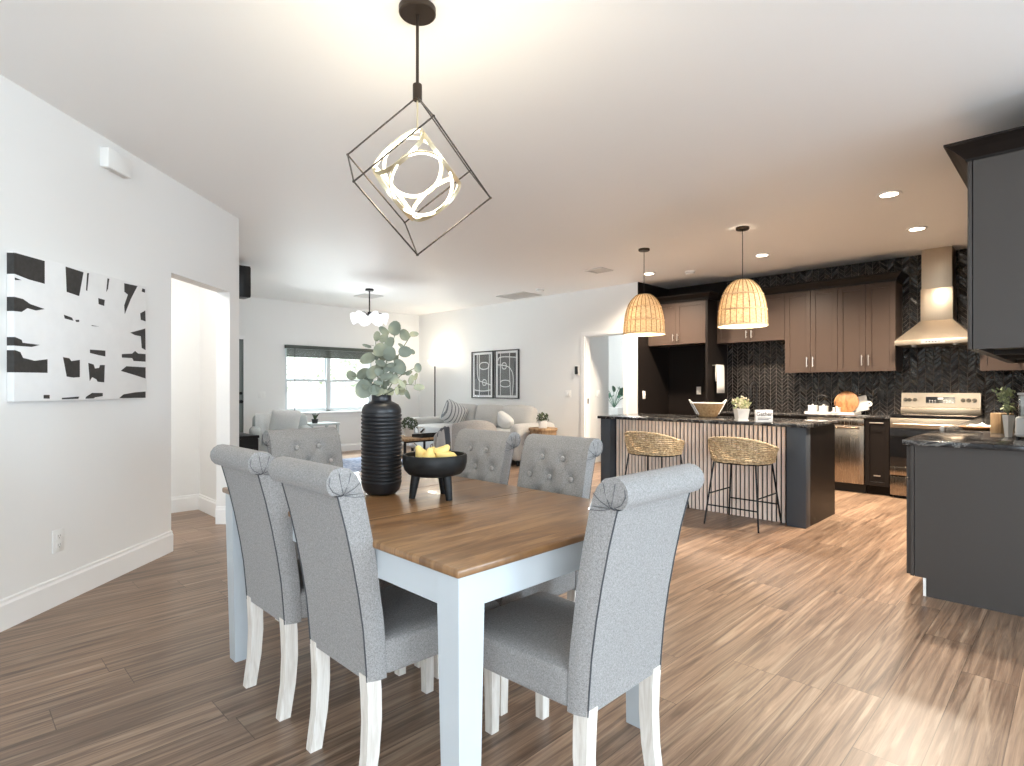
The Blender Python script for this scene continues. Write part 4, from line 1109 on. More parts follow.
# things on the island
t = thing('basket_bowl', 'tan wooden basket bowl with rope handles on the island', 'bowl', (5.80, 2.84, .895))
m = MB(); m.lathe([(0, 0), (.085, 0), (.095, .01), (.160, .140), (.164, .148), (.156, .150), (.150, .142), (.088, .018), (0, .012)], 40); part('bowl', m, 'basket', t, angle=50)
m = MB(); m.lathe([(.158, .146), (.166, .146), (.167, .154), (.158, .155), (.158, .146)], 40); part('rim', m, 'towel', t)
for s in (-1, 1):
    m = MB(); M_ = Matrix.Rotation(-PI / 4, 4, 'Z')
    m.tube([M_ @ Vector(p) for p in [(s * .105, -.03, .03), (s * .150, -.034, .11), (s * .178, -.03, .160), (s * .195, -.010, .182), (s * .195, .010, .182), (s * .178, .03, .160), (s * .150, .034, .11), (s * .105, .03, .03)]], .006, 8); part('handle', m, 'towel', t, label='white rope handle')
t = thing('potted_plant', 'cream flowering plant in a square white pot on the island', 'plant', (5.30, 2.262, .895))
m = MB(); s0, s1 = .043, .056
A = [(-s0, -s0), (s0, -s0), (s0, s0), (-s0, s0)]
v0 = [m.bm.verts.new((x, y, .014)) for x, y in A]; v1 = [m.bm.verts.new((x * s1 / s0, y * s1 / s0, .115)) for x, y in A]; v2 = [m.bm.verts.new((x * s1 / s0 * .9, y * s1 / s0 * .9, .115)) for x, y in A]; v3 = [m.bm.verts.new((x * .9, y * .9, .10)) for x, y in A]
for P_, Q_ in ((v0, v1), (v1, v2), (v2, v3)):
    for k in range(4): m.bm.faces.new((P_[k], P_[(k + 1) % 4], Q_[(k + 1) % 4], Q_[k]))
m.bm.faces.new(v0[::-1]); m.bm.faces.new(v3)
bmesh.ops.rotate(m.bm, verts=m.bm.verts, matrix=Matrix.Rotation(-PI / 4, 3, 'Z')); part('pot', m, 'potwhite', t, smooth=False)
m = MB(); m.box(-.05, .05, -.05, .05, 0, .014, r=.003, M=Matrix.Rotation(-PI / 4, 4, 'Z')); part('saucer', m, 'potwhite', t)
def clump(n, r, h, z0, seed, leafsize, flat=1.0, tall=False):
    rnd = random.Random(seed); m = MB()
    for k in range(n):
        a = rnd.uniform(0, 2 * PI); rr = r * math.sqrt(rnd.random()); z = z0 + h * rnd.random() * (1 - .35 * (rr / r) ** 2)
        c = Vector((rr * math.cos(a), rr * math.sin(a), z)); nn = Vector((rnd.gauss(0, 1), rnd.gauss(0, 1), rnd.gauss(.3, .8)))
        leafpoly(m, c, nn, Vector((rnd.gauss(0, 1), rnd.gauss(0, 1), 1)), leafsize * rnd.uniform(.6, 1.2), flat)
    for k in range(10):
        a = rnd.uniform(0, 2 * PI); rr = r * .7 * rnd.random(); m.tube([(rr * .3 * math.cos(a), rr * .3 * math.sin(a), z0 - .03), (rr * math.cos(a), rr * math.sin(a), z0 + h * .7)], .0014, 5)
    return m
m = clump(110, .082, .105, .12, 5, .013, .6); part('foliage', m, 'dusty', t, angle=80)
m = clump(60, .080, .115, .13, 6, .011, .9); part('blossoms', m, 'blossom', t, angle=80)
t = thing('countertop_sign', 'small white sign with lettering standing on the island', 'sign', (5.262, 2.042, .895), rz=-PI / 4)
m = MB(); m.box(-.078, .078, -.012, .012, 0, .112, r=.003); sg = part('block', m, 'matboard', t)
cu = bpy.data.curves.new('sign_words', 'FONT'); cu.body = 'Gather'; cu.size = .050; cu.extrude = .0006; cu.align_x = 'CENTER'
cu.offset = .0008; tmp = link(bpy.data.objects.new('sign_words_curve', cu)); bpy.context.view_layer.update()
me = bpy.data.meshes.new_from_object(tmp.evaluated_get(bpy.context.evaluated_depsgraph_get())); bpy.data.objects.remove(tmp); me.materials.clear(); me.materials.append(MT['ink'])
o = link(bpy.data.objects.new('sign_words', me)); o.parent = sg; o.location = (0, -.0128, .058); o.rotation_euler = (PI / 2, 0, 0)
m = MB()
for k in range(2): m.box(-.058, .058 - .02 * k, -.0135, -.0119, .036 - .012 * k, .0405 - .012 * k)
part('rule_lines', m, 'ink', sg, smooth=False)

# ---- woven stools, facing the island (+x)
def make_stool():
    t = thing('bar_stool', 'stool', 'bar stool')
    A_, B_, EX = .245, .275, 2.6
    def se(th, k=1.0):
        c, s = math.cos(th), math.sin(th)
        return (A_ * k * math.copysign(abs(c) ** (2 / EX), c), B_ * k * math.copysign(abs(s) ** (2 / EX), s))
    rim = lambda th: .600 + .168 * (((1 - math.cos(th)) / 2) ** .85)
    m = MB(); z = .562; NT = 64
    def flare(z): return .90 + .10 * min(1, (z - .56) / .12)
    while z < .765:
        ths = [2 * PI * k / NT for k in range(NT)]
        ok = [rim(q) >= z for q in ths]
        if all(ok): m.tube([(*se(q, flare(z)), z + .0014 * math.sin(q * 40)) for q in ths], [.0088 + .0022 * math.sin(q * 52 + z * 300) for q in ths], 8, closed=True)
        else:
            run = [q for q in ths if rim(q) >= z]
            if len(run) > 2: m.tube([(*se(q, flare(z)), z + .0014 * math.sin(q * 40)) for q in run], [.0088 + .0022 * math.sin(q * 52 + z * 300) for q in run], 8)
        z += .0185
    m.tube([(*se(2 * PI * k / 96, flare(rim(2 * PI * k / 96))), rim(2 * PI * k / 96) + .004) for k in range(96)], [.012 + .002 * math.sin(k * 2.1) for k in range(96)], 8, closed=True)
    part('seat_back', m, 'seagrass', t, angle=60)
    m = MB()
    for k in (.86, .76, .66, .56, .46, .36, .26, .16, .07): m.tube([(*se(2 * PI * q / 48, k), .572) for q in range(48)], [.013 + .002 * math.sin(q * 2.3) for q in range(48)], 8, closed=True)
    part('seat', m, 'seagrass', t, angle=60)
    m = MB(); m.tube([(*se(2 * PI * q / 48, .84), .548) for q in range(48)], .007, 8, closed=True); m.bar((-.2, 0, .548), (.2, 0, .548), .006); m.bar((0, -.22, .548), (0, .22, .548), .006); part('seat_frame', m, 'blackmetal', t)
    F = {(i, j): ((i * .178, j * .185, .55), (i * .252, j * .238, 0)) for i in (-1, 1) for j in (-1, 1)}
    def at(k, z): a, b = F[k]; f = 1 - z / .55; return tuple(a[q] + (b[q] - a[q]) * f for q in range(3))
    for k in F:
        m = MB(); m.bar(F[k][0], F[k][1], .0075, 10); part('leg', m, 'blackmetal', t)
    for a, b, z in (((-1, -1), (1, -1), .27), ((-1, 1), (1, 1), .27), ((-1, -1), (-1, 1), .17), ((1, -1), (1, 1), .17)):
        m = MB(); m.bar(at(a, z), at(b, z), .006, 8); part('stretcher', m, 'blackmetal', t)
    return t
st = make_stool(); st.location = (5.045, 2.14, 0); st['group'] = 'woven stools at the island'
st['label'] = 'woven seagrass bar stool in front of the island, near its right post'
dup(st, (5.045, 3.03, 0), 0, 'woven seagrass bar stool half hidden behind the grey end chair')

# ---- rattan pendants
def make_rattan():
    t = thing('rattan_pendant_light', 'pendant', 'pendant light')
    m = MB(); m.lathe([(0, 0), (.062, 0), (.062, -.018), (.056, -.024), (0, -.024)], 32); part('canopy', m, 'bronze', t)
    zb = 1.800 - CEIL; Ht = .450
    R = lambda h: .221 * math.sqrt(max(0.0, 1 - (h / (Ht + .012)) ** 2.6))
    m = MB(); m.bar((0, 0, -.02), (0, 0, zb + Ht + .0), .0035, 8); part('cord', m, 'blackplastic', t)
    m = MB(); m.lathe([(0, zb + Ht), (.018, zb + Ht), (.018, zb + Ht - .07), (0, zb + Ht - .07)], 20); part('socket', m, 'bronze', t)
    m = MB(); N = 24
    for k in range(N):
        a = 2 * PI * k / N; wa = 2 * PI / N * .5; rows = [[], []]
        for q in range(19):
            h = Ht * (1 - (1 - q / 18) ** 1.0) if q < 18 else Ht - .002
            r = max(R(h), .012)
            for s in (0, 1):
                rr = r + .003 * (1 if s else 0)
                rows[s].append([(rr * math.cos(a + f * wa), rr * math.sin(a + f * wa), zb + h) for f in (-1, -.33, .33, 1)])
        m.quadgrid(rows[0]); m.quadgrid(rows[1])
        for s in (0, 3):
            m.quadgrid([[rows[0][q][s], rows[1][q][s]] for q in range(19)])
    sh = part('shade', m, 'rattan', t, angle=60)
    m = MB()
    for k in range(24):
        a = 2 * PI * (k + .5) / 24; hs_ = [Ht * q / 18 for q in range(18)] + [Ht - .003]
        m.tube([((max(R(h), .014) + .004) * math.cos(a), (max(R(h), .014) + .004) * math.sin(a), zb + h) for h in hs_], .0042, 6)
    part('ribs', m, 'rib', sh, label='darker rattan ribs')
    m = MB()
    for h in (.004, .012, .150, .156, .298, .304):
        m.tube([((R(h) + .005) * math.cos(2 * PI * k / 48), (R(h) + .005) * math.sin(2 * PI * k / 48), zb + h) for k in range(48)], .0045, 6, closed=True)
    part('weave_bands', m, 'rattan', sh)
    m = MB(); zz = zb + Ht - .20; m.lathe([(0, zz - .04), (.022, zz - .034), (.034, zz - .010), (.034, zz + .012), (.020, zz + .045), (.014, zz + .065), (.014, zz + .132), (0, zz + .132)], 20); part('bulb', m, 'bulb', t)
    return t
rp = make_rattan(); rp.location = (5.545, 3.462, CEIL); rp['group'] = 'rattan pendants over the island'
rp['label'] = 'left rattan dome pendant, hanging in front of the bedroom doorway'
dup(rp, (5.477, 2.327, CEIL), .3, 'right rattan dome pendant, hanging in front of the over-sink cabinet')
for x, y in ((5.545, 3.462), (5.477, 2.327)):
    ld = bpy.data.lights.new('pendant_lamp', 'POINT'); ld.energy = 13; ld.color = (1, .86, .66); ld.shadow_soft_size = .05
    lo = link(bpy.data.objects.new('pendant_lamp', ld)); lo.location = (x, y, 1.90)

# ================================================================== PENINSULA RUN ON THE RIGHT
t = thing('base_cabinet', 'dark base cabinet with plain end panel at the right edge of the kitchen', 'kitchen cabinet', (4.02, .42, 0), world=True)
m = MB(); m.box(4.04, 7.38, .105, .715, .105, .868); m.box(4.04, 7.38, .105, .645, 0, .105); part('carcass', m, 'cabdark', t, smooth=False)
m = MB(); m.prism([(.105, 0), (.640, 0), (.640, .105), (.695, .105), (.695, .868), (.105, .868)], lambda y, z: (4.02, y, z), lambda y, z: (4.04, y, z)); part('end_panel', m, 'cabgrey', t, smooth=False)
m = MB(); m.box(4.02, 4.04, .698, .716, .105, .868); part('face_frame', m, 'cabgrey', t, smooth=False)
m = MB(); m.box(4.021, 4.039, .641, .655, 0, .104); part('toe_filler', m, 'white', t, smooth=False, label='white filler strip in the toe recess')
for k, (a, b) in enumerate(((4.03, 4.60), (4.60, 5.20), (5.20, 5.80), (5.80, 6.60), (6.60, 7.36))):
    m = MB(); m.box(a + .002, b - .002, .717, .737, .675, .862, r=.0015, seg=1); d = part('drawer', m, 'cabgrey', t)
    m = MB(); yy = .767; m.bar(((a + b) / 2 - .065, yy, .77), ((a + b) / 2 + .065, yy, .77), .0055)
    for x in ((a + b) / 2 - .045, (a + b) / 2 + .045): m.bar((x, .737, .77), (x, yy, .77), .0045, 6)
    part('handle', m, 'handle', d)
    m = MB(); m.box(a + .002, b - .002, .717, .737, .110, .670, r=.0015, seg=1); d = part('door', m, 'cabgrey', t)
    m = MB(); m.bar((b - .04, .767, .50), (b - .04, .767, .63), .0055)
    for z in (.52, .61): m.bar((b - .04, .737, z), (b - .04, .767, z), .0045, 6)
    part('handle', m, 'handle', d)
m = MB(); m.box(3.992, 8.056, .102, .752, .870, .900, r=.003)
single('countertop', m, 'granite', 'glossy granite countertop with grey front edge on the right-hand cabinet', 'countertop')

def side_upper(x0, x1, label):
    t = thing('wall_cabinet', label, 'kitchen cabinet', ((x0 + x1) / 2, .1, 1.42), world=True, group=None)
    m = MB(); z0, z1 = 1.417, 2.465; e = .001
    m.box(x0 + e, x0 + .02, .102, .428, z0, z1); m.box(x1 - .02, x1 - e, .102, .428, z0, z1); m.box(x0 + .02, x1 - .02, .102, .428, z0 + .03, z1); m.box(x0 + .02, x1 - .02, .405, .428, z0, z0 + .03)
    part('carcass', m, 'cabgrey', t, smooth=False)
    m = MB(); m.box(x0 + .004, x1 - .004, .433, .453, z0, z1 - .004, r=.002); d = part('door', m, 'cabgrey', t)
    m = MB(); m.bar((x1 - .04, .483, 1.49), (x1 - .04, .483, 1.615), .0055)
    for z in (1.51, 1.595): m.bar((x1 - .04, .453, z), (x1 - .04, .483, z), .0045, 6)
    part('handle', m, 'handle', d)
    return t
a = side_upper(4.02, 4.80, 'large grey-brown wall cupboard end at the upper right edge, nearest the viewer')
side_upper(4.80, 5.58, 'wall cupboard directly behind the nearest one at the right edge, only its underside showing')
side_upper(5.58, 6.50, 'last wall cupboard of the right-hand run, a strip of underside showing')
CR2 = [(.0, 2.455), (.004, 2.455), (.008, 2.468), (.022, 2.482), (.050, 2.510), (.080, 2.532), (.092, 2.537), (.092, 2.548)]
crown_path('crown_moulding', 'flared dark crown moulding on top of the large cupboard at the right edge',
    [((4.018, .102), (-1, 0)), ((4.018, .455), (-1, 1)), ((6.50, .455), (1, 1)), ((6.50, .102), (1, 0))], CR2, 'cabdark', None)

# things on the right-hand counter
ZP = .900
t = thing('wooden_vase', 'square wooden vase block on the right-hand countertop', 'vase', (5.03, .385, ZP), rz=-PI / 4)
m = MB(); m.box(-.043, .043, -.043, .043, 0, .135, r=.003); part('block', m, 'lightwood', t)
def sprays(seed, n, h, spread, leaf, mat, t, lean=(0, 0)):
    rnd = random.Random(seed); ms, ml = MB(), MB()
    for k in range(n):
        a = rnd.uniform(0, 2 * PI); r = spread * rnd.uniform(.3, 1); hh = h * rnd.uniform(.6, 1)
        P_ = [Vector((0, 0, -.02)), Vector((r * .35 * math.cos(a) + lean[0] * .4, r * .35 * math.sin(a) + lean[1] * .4, hh * .5)), Vector((r * math.cos(a) + lean[0], r * math.sin(a) + lean[1], hh))]
        ms.tube(P_, .0014, 5)
        for q in range(9):
            f = rnd.uniform(.25, 1); c = P_[1].lerp(P_[2], f) if f > .5 else P_[0].lerp(P_[1], f * 2)
            c = c + Vector((rnd.gauss(0, .010), rnd.gauss(0, .010), rnd.gauss(0, .006)))
            leafpoly(ml, c, Vector((rnd.gauss(0, 1), rnd.gauss(0, 1), rnd.gauss(.5, .7))), Vector((rnd.gauss(0, 1), rnd.gauss(0, 1), 1)), leaf * rnd.uniform(.7, 1.2), .5)
    part('twigs', ms, 'stem', t); part('leaves', ml, mat, t, angle=80)
t = thing('vase', 'slim white tapered vase with leafy sprigs beside the wooden block', 'vase', (4.67, .326, ZP))
m = MB(); s0, s1 = .012, .0215
m.sweep_rect([(0, 0, 0), (0, 0, .135)], [(2 * s0, 2 * s0), (2 * s1, 2 * s1)]); bmesh.ops.rotate(m.bm, verts=m.bm.verts, matrix=Matrix.Rotation(PI / 4, 3, 'Z')); part('vessel', m, 'potwhite', t, smooth=False)
t = thing('leafy_sprigs', 'olive leafy sprigs standing in the slim white vase', 'plant', (4.67, .326, ZP + .136))
sprays(11, 13, .17, .10, .014, 'dusty', t, lean=(.02, .00))
t = thing('coffee_machine', 'white countertop appliance with clear tank cut by the right picture edge', 'kitchen appliance', (4.50, .200, ZP))
m = MB(); m.box(-.07, .07, -.08, .08, .018, .135, r=.012, seg=3); part('base', m, 'potwhite', t)
for i in (-1, 1):
    for j in (-1, 1):
        m = MB(); m.cyl((i * .055, j * .07, 0), .010, .02, 12); part('foot', m, 'blackplastic', t)
m = MB(); m.box(-.072, .072, -.082, .082, .030, .036, r=.001); part('trim_band', m, 'vent', t)
m = MB(); m.box(-.060, .060, -.068, .068, .135, .262, r=.008); part('tank', m, 'clear', t)
m = MB(); m.box(-.064, .064, -.072, .072, .262, .276, r=.006); part('lid', m, 'white', t)
m = MB()
for y in (-.05, .0, .05): m.box(.0, .012, y - .010, y + .010, .136, .262)
part('inner_bars', m, 'white', t, smooth=False)
t = thing('wooden_platter', 'round reddish brown platter on the right-hand countertop', 'platter', (5.34, .53, ZP))
m = MB(); m.lathe([(0, 0), (.09, 0), (.118, .016), (.122, .022), (.116, .024), (.088, .010), (0, .009)], 36); part('dish', m, 'boardwood', t, angle=50)
m = MB(); rows = []
rnd = random.Random(4)
for i in range(13):
    r_ = []
    for j in range(13):
        u, v = i / 12 - .5, j / 12 - .5
        r_.append((5.35 + u * .16, .52 + v * .16, ZP + .026 + .014 * (1 + math.sin(u * 22 + v * 9)) * (.6 + .4 * math.cos(v * 15)) * (1 - 3.2 * max(u * u, v * v)) + .002 * rnd.random()))
    rows.append(r_)
m.quadgrid(rows); o = single('napkin', m, 'towel', 'crumpled white cloth on the reddish brown platter', 'cloth', angle=80); sm = o.modifiers.new('thick', 'SOLIDIFY'); sm.thickness = .003
m = MB(); m.box(-.016, .016, -.012, .012, 0, .032, r=.004)
single('salt_cellar', m, 'potwhite', 'tiny white block near the front edge of the right-hand countertop', 'container', loc=(4.97, .70, ZP))
# ================================================================== LIVING ROOM
t = thing('sofa', 'long pale linen sofa against the living room wall under two framed prints', 'sofa', (6.68, 7.6, 0), world=True)
m = MB(); m.soft((6.72, 7.6, .23), (.44, 1.42, .14), .04); part('base', m, 'sofa', t, angle=60)
for y in (6.22, 8.98):
    m = MB(); m.soft((6.70, y, .36), (.46, .115, .29), .09, n=8); part('arm', m, 'sofa', t, angle=60)
m = MB(); m.soft((7.06, 7.6, .50), (.11, 1.30, .30), .08); part('back_frame', m, 'sofa', t, angle=60)
for a, b in ((6.345, 7.185), (7.185, 8.02), (8.02, 8.855)):
    m = MB(); m.soft((6.62, (a + b) / 2, .44), (.36, (b - a) / 2 - .004, .085), .05, (0, 0, .02)); part('seat_cushion', m, 'sofa', t, angle=60)
for a, b in ((6.36, 7.09), (7.09, 7.74), (7.74, 8.60)):
    m = MB(); m.soft((0, 0, 0), (.11, (b - a) / 2 - .006, .20), .07, (.05, 0, .02), M=Matrix.Translation((6.87, (a + b) / 2, .70)) @ Matrix.Rotation(.22, 4, 'Y')); part('back_cushion', m, 'sofa', t, angle=60)
for x in (6.33, 7.08):
    for y in (6.2, 9.0):
        m = MB(); m.cyl((x, y, 0), .025, .10, 12); part('leg', m, 'blackwood', t)
def pillow(label, c, h, mat, rz, tilt, name='throw_pillow', spin=0.0):
    t = single(name, MB().soft((0, 0, 0), (h * .5, .05, h * .5), .045, (.0, .06, .0), n=10, M=Matrix.Rotation(rz, 4, 'Z') @ Matrix.Rotation(tilt, 4, 'X') @ Matrix.Rotation(spin, 4, 'Y')), mat, label, 'pillow', loc=c, angle=70); return t
pillow('grey striped throw pillow at the far end of the sofa', (6.58, 8.06, .74), .44, 'stripepillow', -PI / 2 + .5, .35, spin=.5)
pillow('white throw pillow tilted on the near end of the sofa', (6.55, 6.70, .65), .32, 'cushion', -PI / 2 - .2, .55, spin=.7)

# barrel chair seen from behind
BCX, BCY = 5.08, 5.98
t = thing('barrel_chair', 'rounded grey-beige barrel armchair seen from behind, in front of the sofa', 'armchair', (BCX, BCY, 0), rz=-.35)
m = MB(); N = 44; inn, out = [], []
def bh(a): return .60 + .185 * max(0.0, math.cos(a)) ** .8
rows = []
for k in range(N + 1):
    a = -2.25 + 4.5 * k / N; hgt = bh(a); r0, r1 = .315, .425
    dx, dy = math.sin(a), -math.cos(a); rr = []
    for r, z in ((r1 - .03, .10), (r1, .16), (r1 + .012, .40), (r1 + .004, hgt - .05), (r1 - .02, hgt - .012), ((r0 + r1) / 2, hgt), (r0 + .02, hgt - .012), (r0, hgt - .05), (r0, .10)):
        rr.append((dx * r, dy * r, z))
    rows.append(rr)
m.quadgrid(rows)
for e in (0, -1): m.bm.faces.new([m.bm.verts.new(p) for p in rows[e]])
bmesh.ops.remove_doubles(m.bm, verts=m.bm.verts, dist=.0005)
part('shell', m, 'barrel', t, angle=60)
m = MB(); m.soft((0, .04, .36), (.30, .33, .10), .07, (0, 0, .02)); part('seat_cushion', m, 'barrel', t, angle=60)
m = MB(); m.lathe([(0, 0), (.30, 0), (.30, .10), (0, .10)], 32); part('plinth', m, 'blackwood', t)
m = MB(); rows = []
for i in range(15):
    u = i / 14; a = -1.40 + .62 * u; rr = []
    dx, dy = math.sin(a + .3 * 0), -math.cos(a)
    for r, z in ((.452, .16 + .05 * math.sin(u * 9)), (.448, .30), (.442, .50), (.432, bh(a) - .04), (.405, bh(a) + .006), (.37, bh(a) + .016), (.33, bh(a) + .004), (.303, bh(a) - .05), (.296, .48)):
        w = .005 * math.sin(u * 20 + z * 6); rr.append((dx * (r + (w if r > .4 else 0)), dy * (r + (w if r > .4 else 0)), z))
    rows.append(rr)
m.quadgrid(rows)
for i in range(0, 15):
    p = Vector(rows[i][0]); m.tube([p, p + Vector((0, 0, -.05))], .006, 5)
R_ = Matrix.Rotation(-.35, 3, 'Z')
bmesh.ops.rotate(m.bm, verts=m.bm.verts, matrix=R_)
o = single('throw_blanket', m, 'throw', 'striped fringed throw blanket draped over the left side of the barrel armchair', 'blanket', loc=(BCX, BCY, 0), angle=70)

# stump table and pot
t = thing('stump_side_table', 'round natural wood stump table beside the sofa arm', 'side table', (6.50, 5.83, 0))
m = MB(); m.lathe([(0, 0), (.19, 0), (.195, .05), (.20, .30), (.205, .555), (0, .555)], 32); part('trunk', m, 'stump', t, angle=50)
m = MB(); m.lathe([(0, .555), (.215, .555), (.222, .57), (.222, .59), (.214, .60), (0, .60)], 32); part('top', m, 'stump', t, angle=50)
t = thing('potted_plant', 'small dark plant in a white cube pot on the stump table', 'plant', (6.46, 5.80, .60))
m = MB(); m.box(-.06, .06, -.06, .06, 0, .115, r=.006, M=Matrix.Rotation(-PI / 4, 4, 'Z')); part('pot', m, 'potwhite', t)
part('foliage', clump(90, .095, .12, .115, 21, .020, .6), 'plant', t, angle=80)

# coffee table
t = thing('coffee_table', 'low coffee table with brown top and black metal frame', 'coffee table', (5.39, 7.59, 0), world=True)
t.location.z = .013; cx0, cx1, cy0, cy1 = 4.93, 5.85, 7.22, 7.96
m = MB(); m.box(cx0, cx1, cy0, cy1, .385, .42, r=.004); part('top', m, 'stump', t)
m = MB(); m.box(cx0 + .03, cx1 - .03, cy0 + .03, cy1 - .03, .12, .14); part('shelf', m, 'stump', t)
for x in (cx0 + .015, cx1 - .045):
    for y in (cy0 + .015, cy1 - .045):
        m = MB(); m.box(x, x + .03, y, y + .03, 0, .385); part('leg', m, 'blackmetal', t, smooth=False)
m = MB()
for y in (cy0 + .02, cy1 - .04): m.box(cx0 + .045, cx1 - .045, y, y + .02, .36, .385)
part('rail', m, 'blackmetal', t, smooth=False)
t = thing('potted_plant', 'bushy green plant in a pale pot on the coffee table', 'plant', (5.33, 7.68, .433))
m = MB(); m.lathe([(0, 0), (.07, 0), (.085, .10), (.088, .13), (.078, .13), (.07, .11), (0, .11)], 24); part('pot', m, 'potwhite', t, angle=50)
part('foliage', clump(160, .135, .20, .12, 31, .024, .5), 'plant', t, angle=80)
t = thing('knot_ornament', 'pale looped knot ornament on the coffee table', 'ornament', (5.50, 7.60, .433))
m = MB(); m.tube([(.055 * math.cos(a) + .03 * math.cos(2 * a), .055 * math.sin(a) * .6, .085 + .06 * math.sin(a) + .02 * math.sin(3 * a)) for a in [2 * PI * k / 48 for k in range(48)]], .010, 8, closed=True); part('loop', m, 'potwhite', t)
m = MB(); m.tube([(.02 + .04 * math.cos(a), .05 * math.sin(a), .065 + .045 * math.cos(a + 1)) for a in [2 * PI * k / 48 for k in range(48)]], .009, 8, closed=True); part('loop', m, 'bronze', t, label='dark second loop')
t = thing('serving_tray', 'dark rimmed rectangular tray on the coffee table', 'tray', (5.52, 7.40, .42), world=True); t.location.z = .433
m = MB(); m.box(5.28, 5.74, 7.26, 7.50, .42, .43); part('base', m, 'stump', t, smooth=False)
m = MB()
for a in ((5.28, 5.74, 7.25, 7.26), (5.28, 5.74, 7.50, 7.51), (5.27, 5.28, 7.25, 7.51), (5.74, 5.75, 7.25, 7.51)): m.box(*a, .42, .465)
part('rim', m, 'blackmetal', t, smooth=False)

# rug
m = MB(); m.box(4.12, 6.2, 6.95, 8.85, .0, .012, r=.004)
single('area_rug', m, 'rug', 'blue patterned area rug under the coffee table', 'rug')

# torchiere
t = thing('floor_lamp', 'black torchiere floor lamp with lit white bowl in the far corner', 'floor lamp', (6.95, 9.12, 0))
m = MB(); m.lathe([(0, 0), (.13, 0), (.13, .015), (.03, .03), (0, .03)], 28); part('base', m, 'blackmetal', t)
m = MB(); m.bar((0, 0, .02), (0, 0, 1.66), .013, 12); part('pole', m, 'blackmetal', t)
m = MB(); m.lathe([(0, 1.645), (.035, 1.648), (.085, 1.675), (.125, 1.72), (.142, 1.765), (.136, 1.765), (.118, 1.722), (.08, 1.684), (0, 1.66)], 32); part('lamp_bowl', m, 'torch', t)
ld = bpy.data.lights.new('torchiere_lamp', 'POINT'); ld.energy = 8; ld.color = (1, .86, .68); ld.shadow_soft_size = .08
lo = link(bpy.data.objects.new('torchiere_lamp', ld)); lo.location = (6.95, 9.12, 1.84)

# framed prints
def framed(y0, y1, label, curves, ells, bars):
    z0, z1 = 1.018, 1.895
    t = thing('framed_print', label, 'picture', (7.2, (y0 + y1) / 2, z0), world=True); X = 7.2
    m = MB(); f = .018
    for a in ((y0, y0 + f, z0, z1), (y1 - f, y1, z0, z1), (y0 + f, y1 - f, z0, z0 + f), (y0 + f, y1 - f, z1 - f, z1)): m.box(X - .03, X, *a)
    part('frame', m, 'blackplastic', t, smooth=False)
    m = MB(); m.box(X - .012, X - .004, y0 + f, y1 - f, z0 + f, z1 - f); part('mat', m, 'matboard', t, smooth=False)
    g = .058; a0, a1, b0, b1 = y0 + f + g, y1 - f - g, z0 + f + g * .7, z1 - f - g * .7
    m = MB(); m.box(X - .0135, X - .0125, a0, a1, b0, b1); art = part('print', m, 'printgrey', t, smooth=False)
    P = lambda u, v: (a1 + (a0 - a1) * u, b1 + (b0 - b1) * v)      # u to the right as seen, v down
    m = MB()
    for u0, u1, v0, v1 in bars:
        (ya, za), (yb, zb) = P(u0, v0), P(u1, v1); m.box(X - .0142, X - .0136, min(ya, yb), max(ya, yb), min(za, zb), max(za, zb))
    part('dark_blocks', m, 'printdark', art, smooth=False)
    m = MB(); w = .016
    def ribbon(pts, closed=False):
        Q = [Vector((0, *P(u, v))) for u, v in pts]; L, Rr = [], []
        for i, p in enumerate(Q):
            tt = ((Q[(i + 1) % len(Q)] if closed or i + 1 < len(Q) else p) - (Q[i - 1] if closed or i else p)).normalized(); nn = Vector((0, -tt.z, tt.y)) * w / 2
            L.append(p + nn); Rr.append(p - nn)
        rg = range(len(Q) if closed else len(Q) - 1)
        for i in rg:
            j = (i + 1) % len(Q); q = [L[i], L[j], Rr[j], Rr[i]]
            m.bm.faces.new([m.bm.verts.new((X - .0150, v.y, v.z)) for v in q])
    def smoothc(pts, n=8):
        out = []
        for i in range(len(pts) - 1):
            p0, p1, p2, p3 = [Vector(pts[max(0, min(len(pts) - 1, i + k))]) for k in (-1, 0, 1, 2)]
            for q in range(n):
                s = q / n; out.append(tuple(.5 * ((2 * p1) + (-p0 + p2) * s + (2 * p0 - 5 * p1 + 4 * p2 - p3) * s * s + (-p0 + 3 * p1 - 3 * p2 + p3) * s ** 3)))
        return out + [pts[-1]]
    for c in curves: ribbon(smoothc(c))
    for u, v, ru, rv in ells: ribbon([(u + ru * math.cos(2 * PI * k / 28), v + rv * math.sin(2 * PI * k / 28) * (1 + .12 * math.cos(2 * PI * k / 14))) for k in range(28)], True)
    part('white_lines', m, 'matboard', art, smooth=False, label='looping white line drawing')
    m = MB(); m.box(X - .022, X - .0205, y0 + f, y1 - f, z0 + f, z1 - f); part('glazing', m, 'printglass', t, smooth=False)
framed(7.669, 8.270, 'left framed abstract line print above the sofa',
    [[(.17, 0), (.17, .3), (.2, .52), (.3, .64), (.6, .69), (1, .75)], [(.30, 0), (.30, .5), (.31, 1)], [(.92, 0), (.92, .2), (.88, .38), (.87, .7), (.88, 1)], [(0, .87), (.3, .895), (.7, .895), (1, .87)]],
    [(.60, .28, .28, .095), (.62, .69, .12, .08)], [(.0, .3, .92, 1), (.33, .86, .92, 1), (.9, 1, .92, 1), (.0, .14, 0, .6)])
framed(7.013, 7.628, 'right framed abstract line print above the sofa',
    [[(0, .18), (.1, .10), (.4, .085), (1, .11)], [(.15, 0), (.15, .25), (.14, .6), (.15, 1)], [(0, .27), (.3, .285), (.6, .33), (.8, .45), (.86, .65), (.80, 1)], [(.66, 0), (.66, .4), (.68, .7), (.72, 1)]],
    [(.36, .30, .12, .085), (.42, .72, .28, .09)], [(.0, .14, 0, .08), (.70, 1, 0, .09), (.90, 1, .2, .95), (.0, .12, .35, 1)])

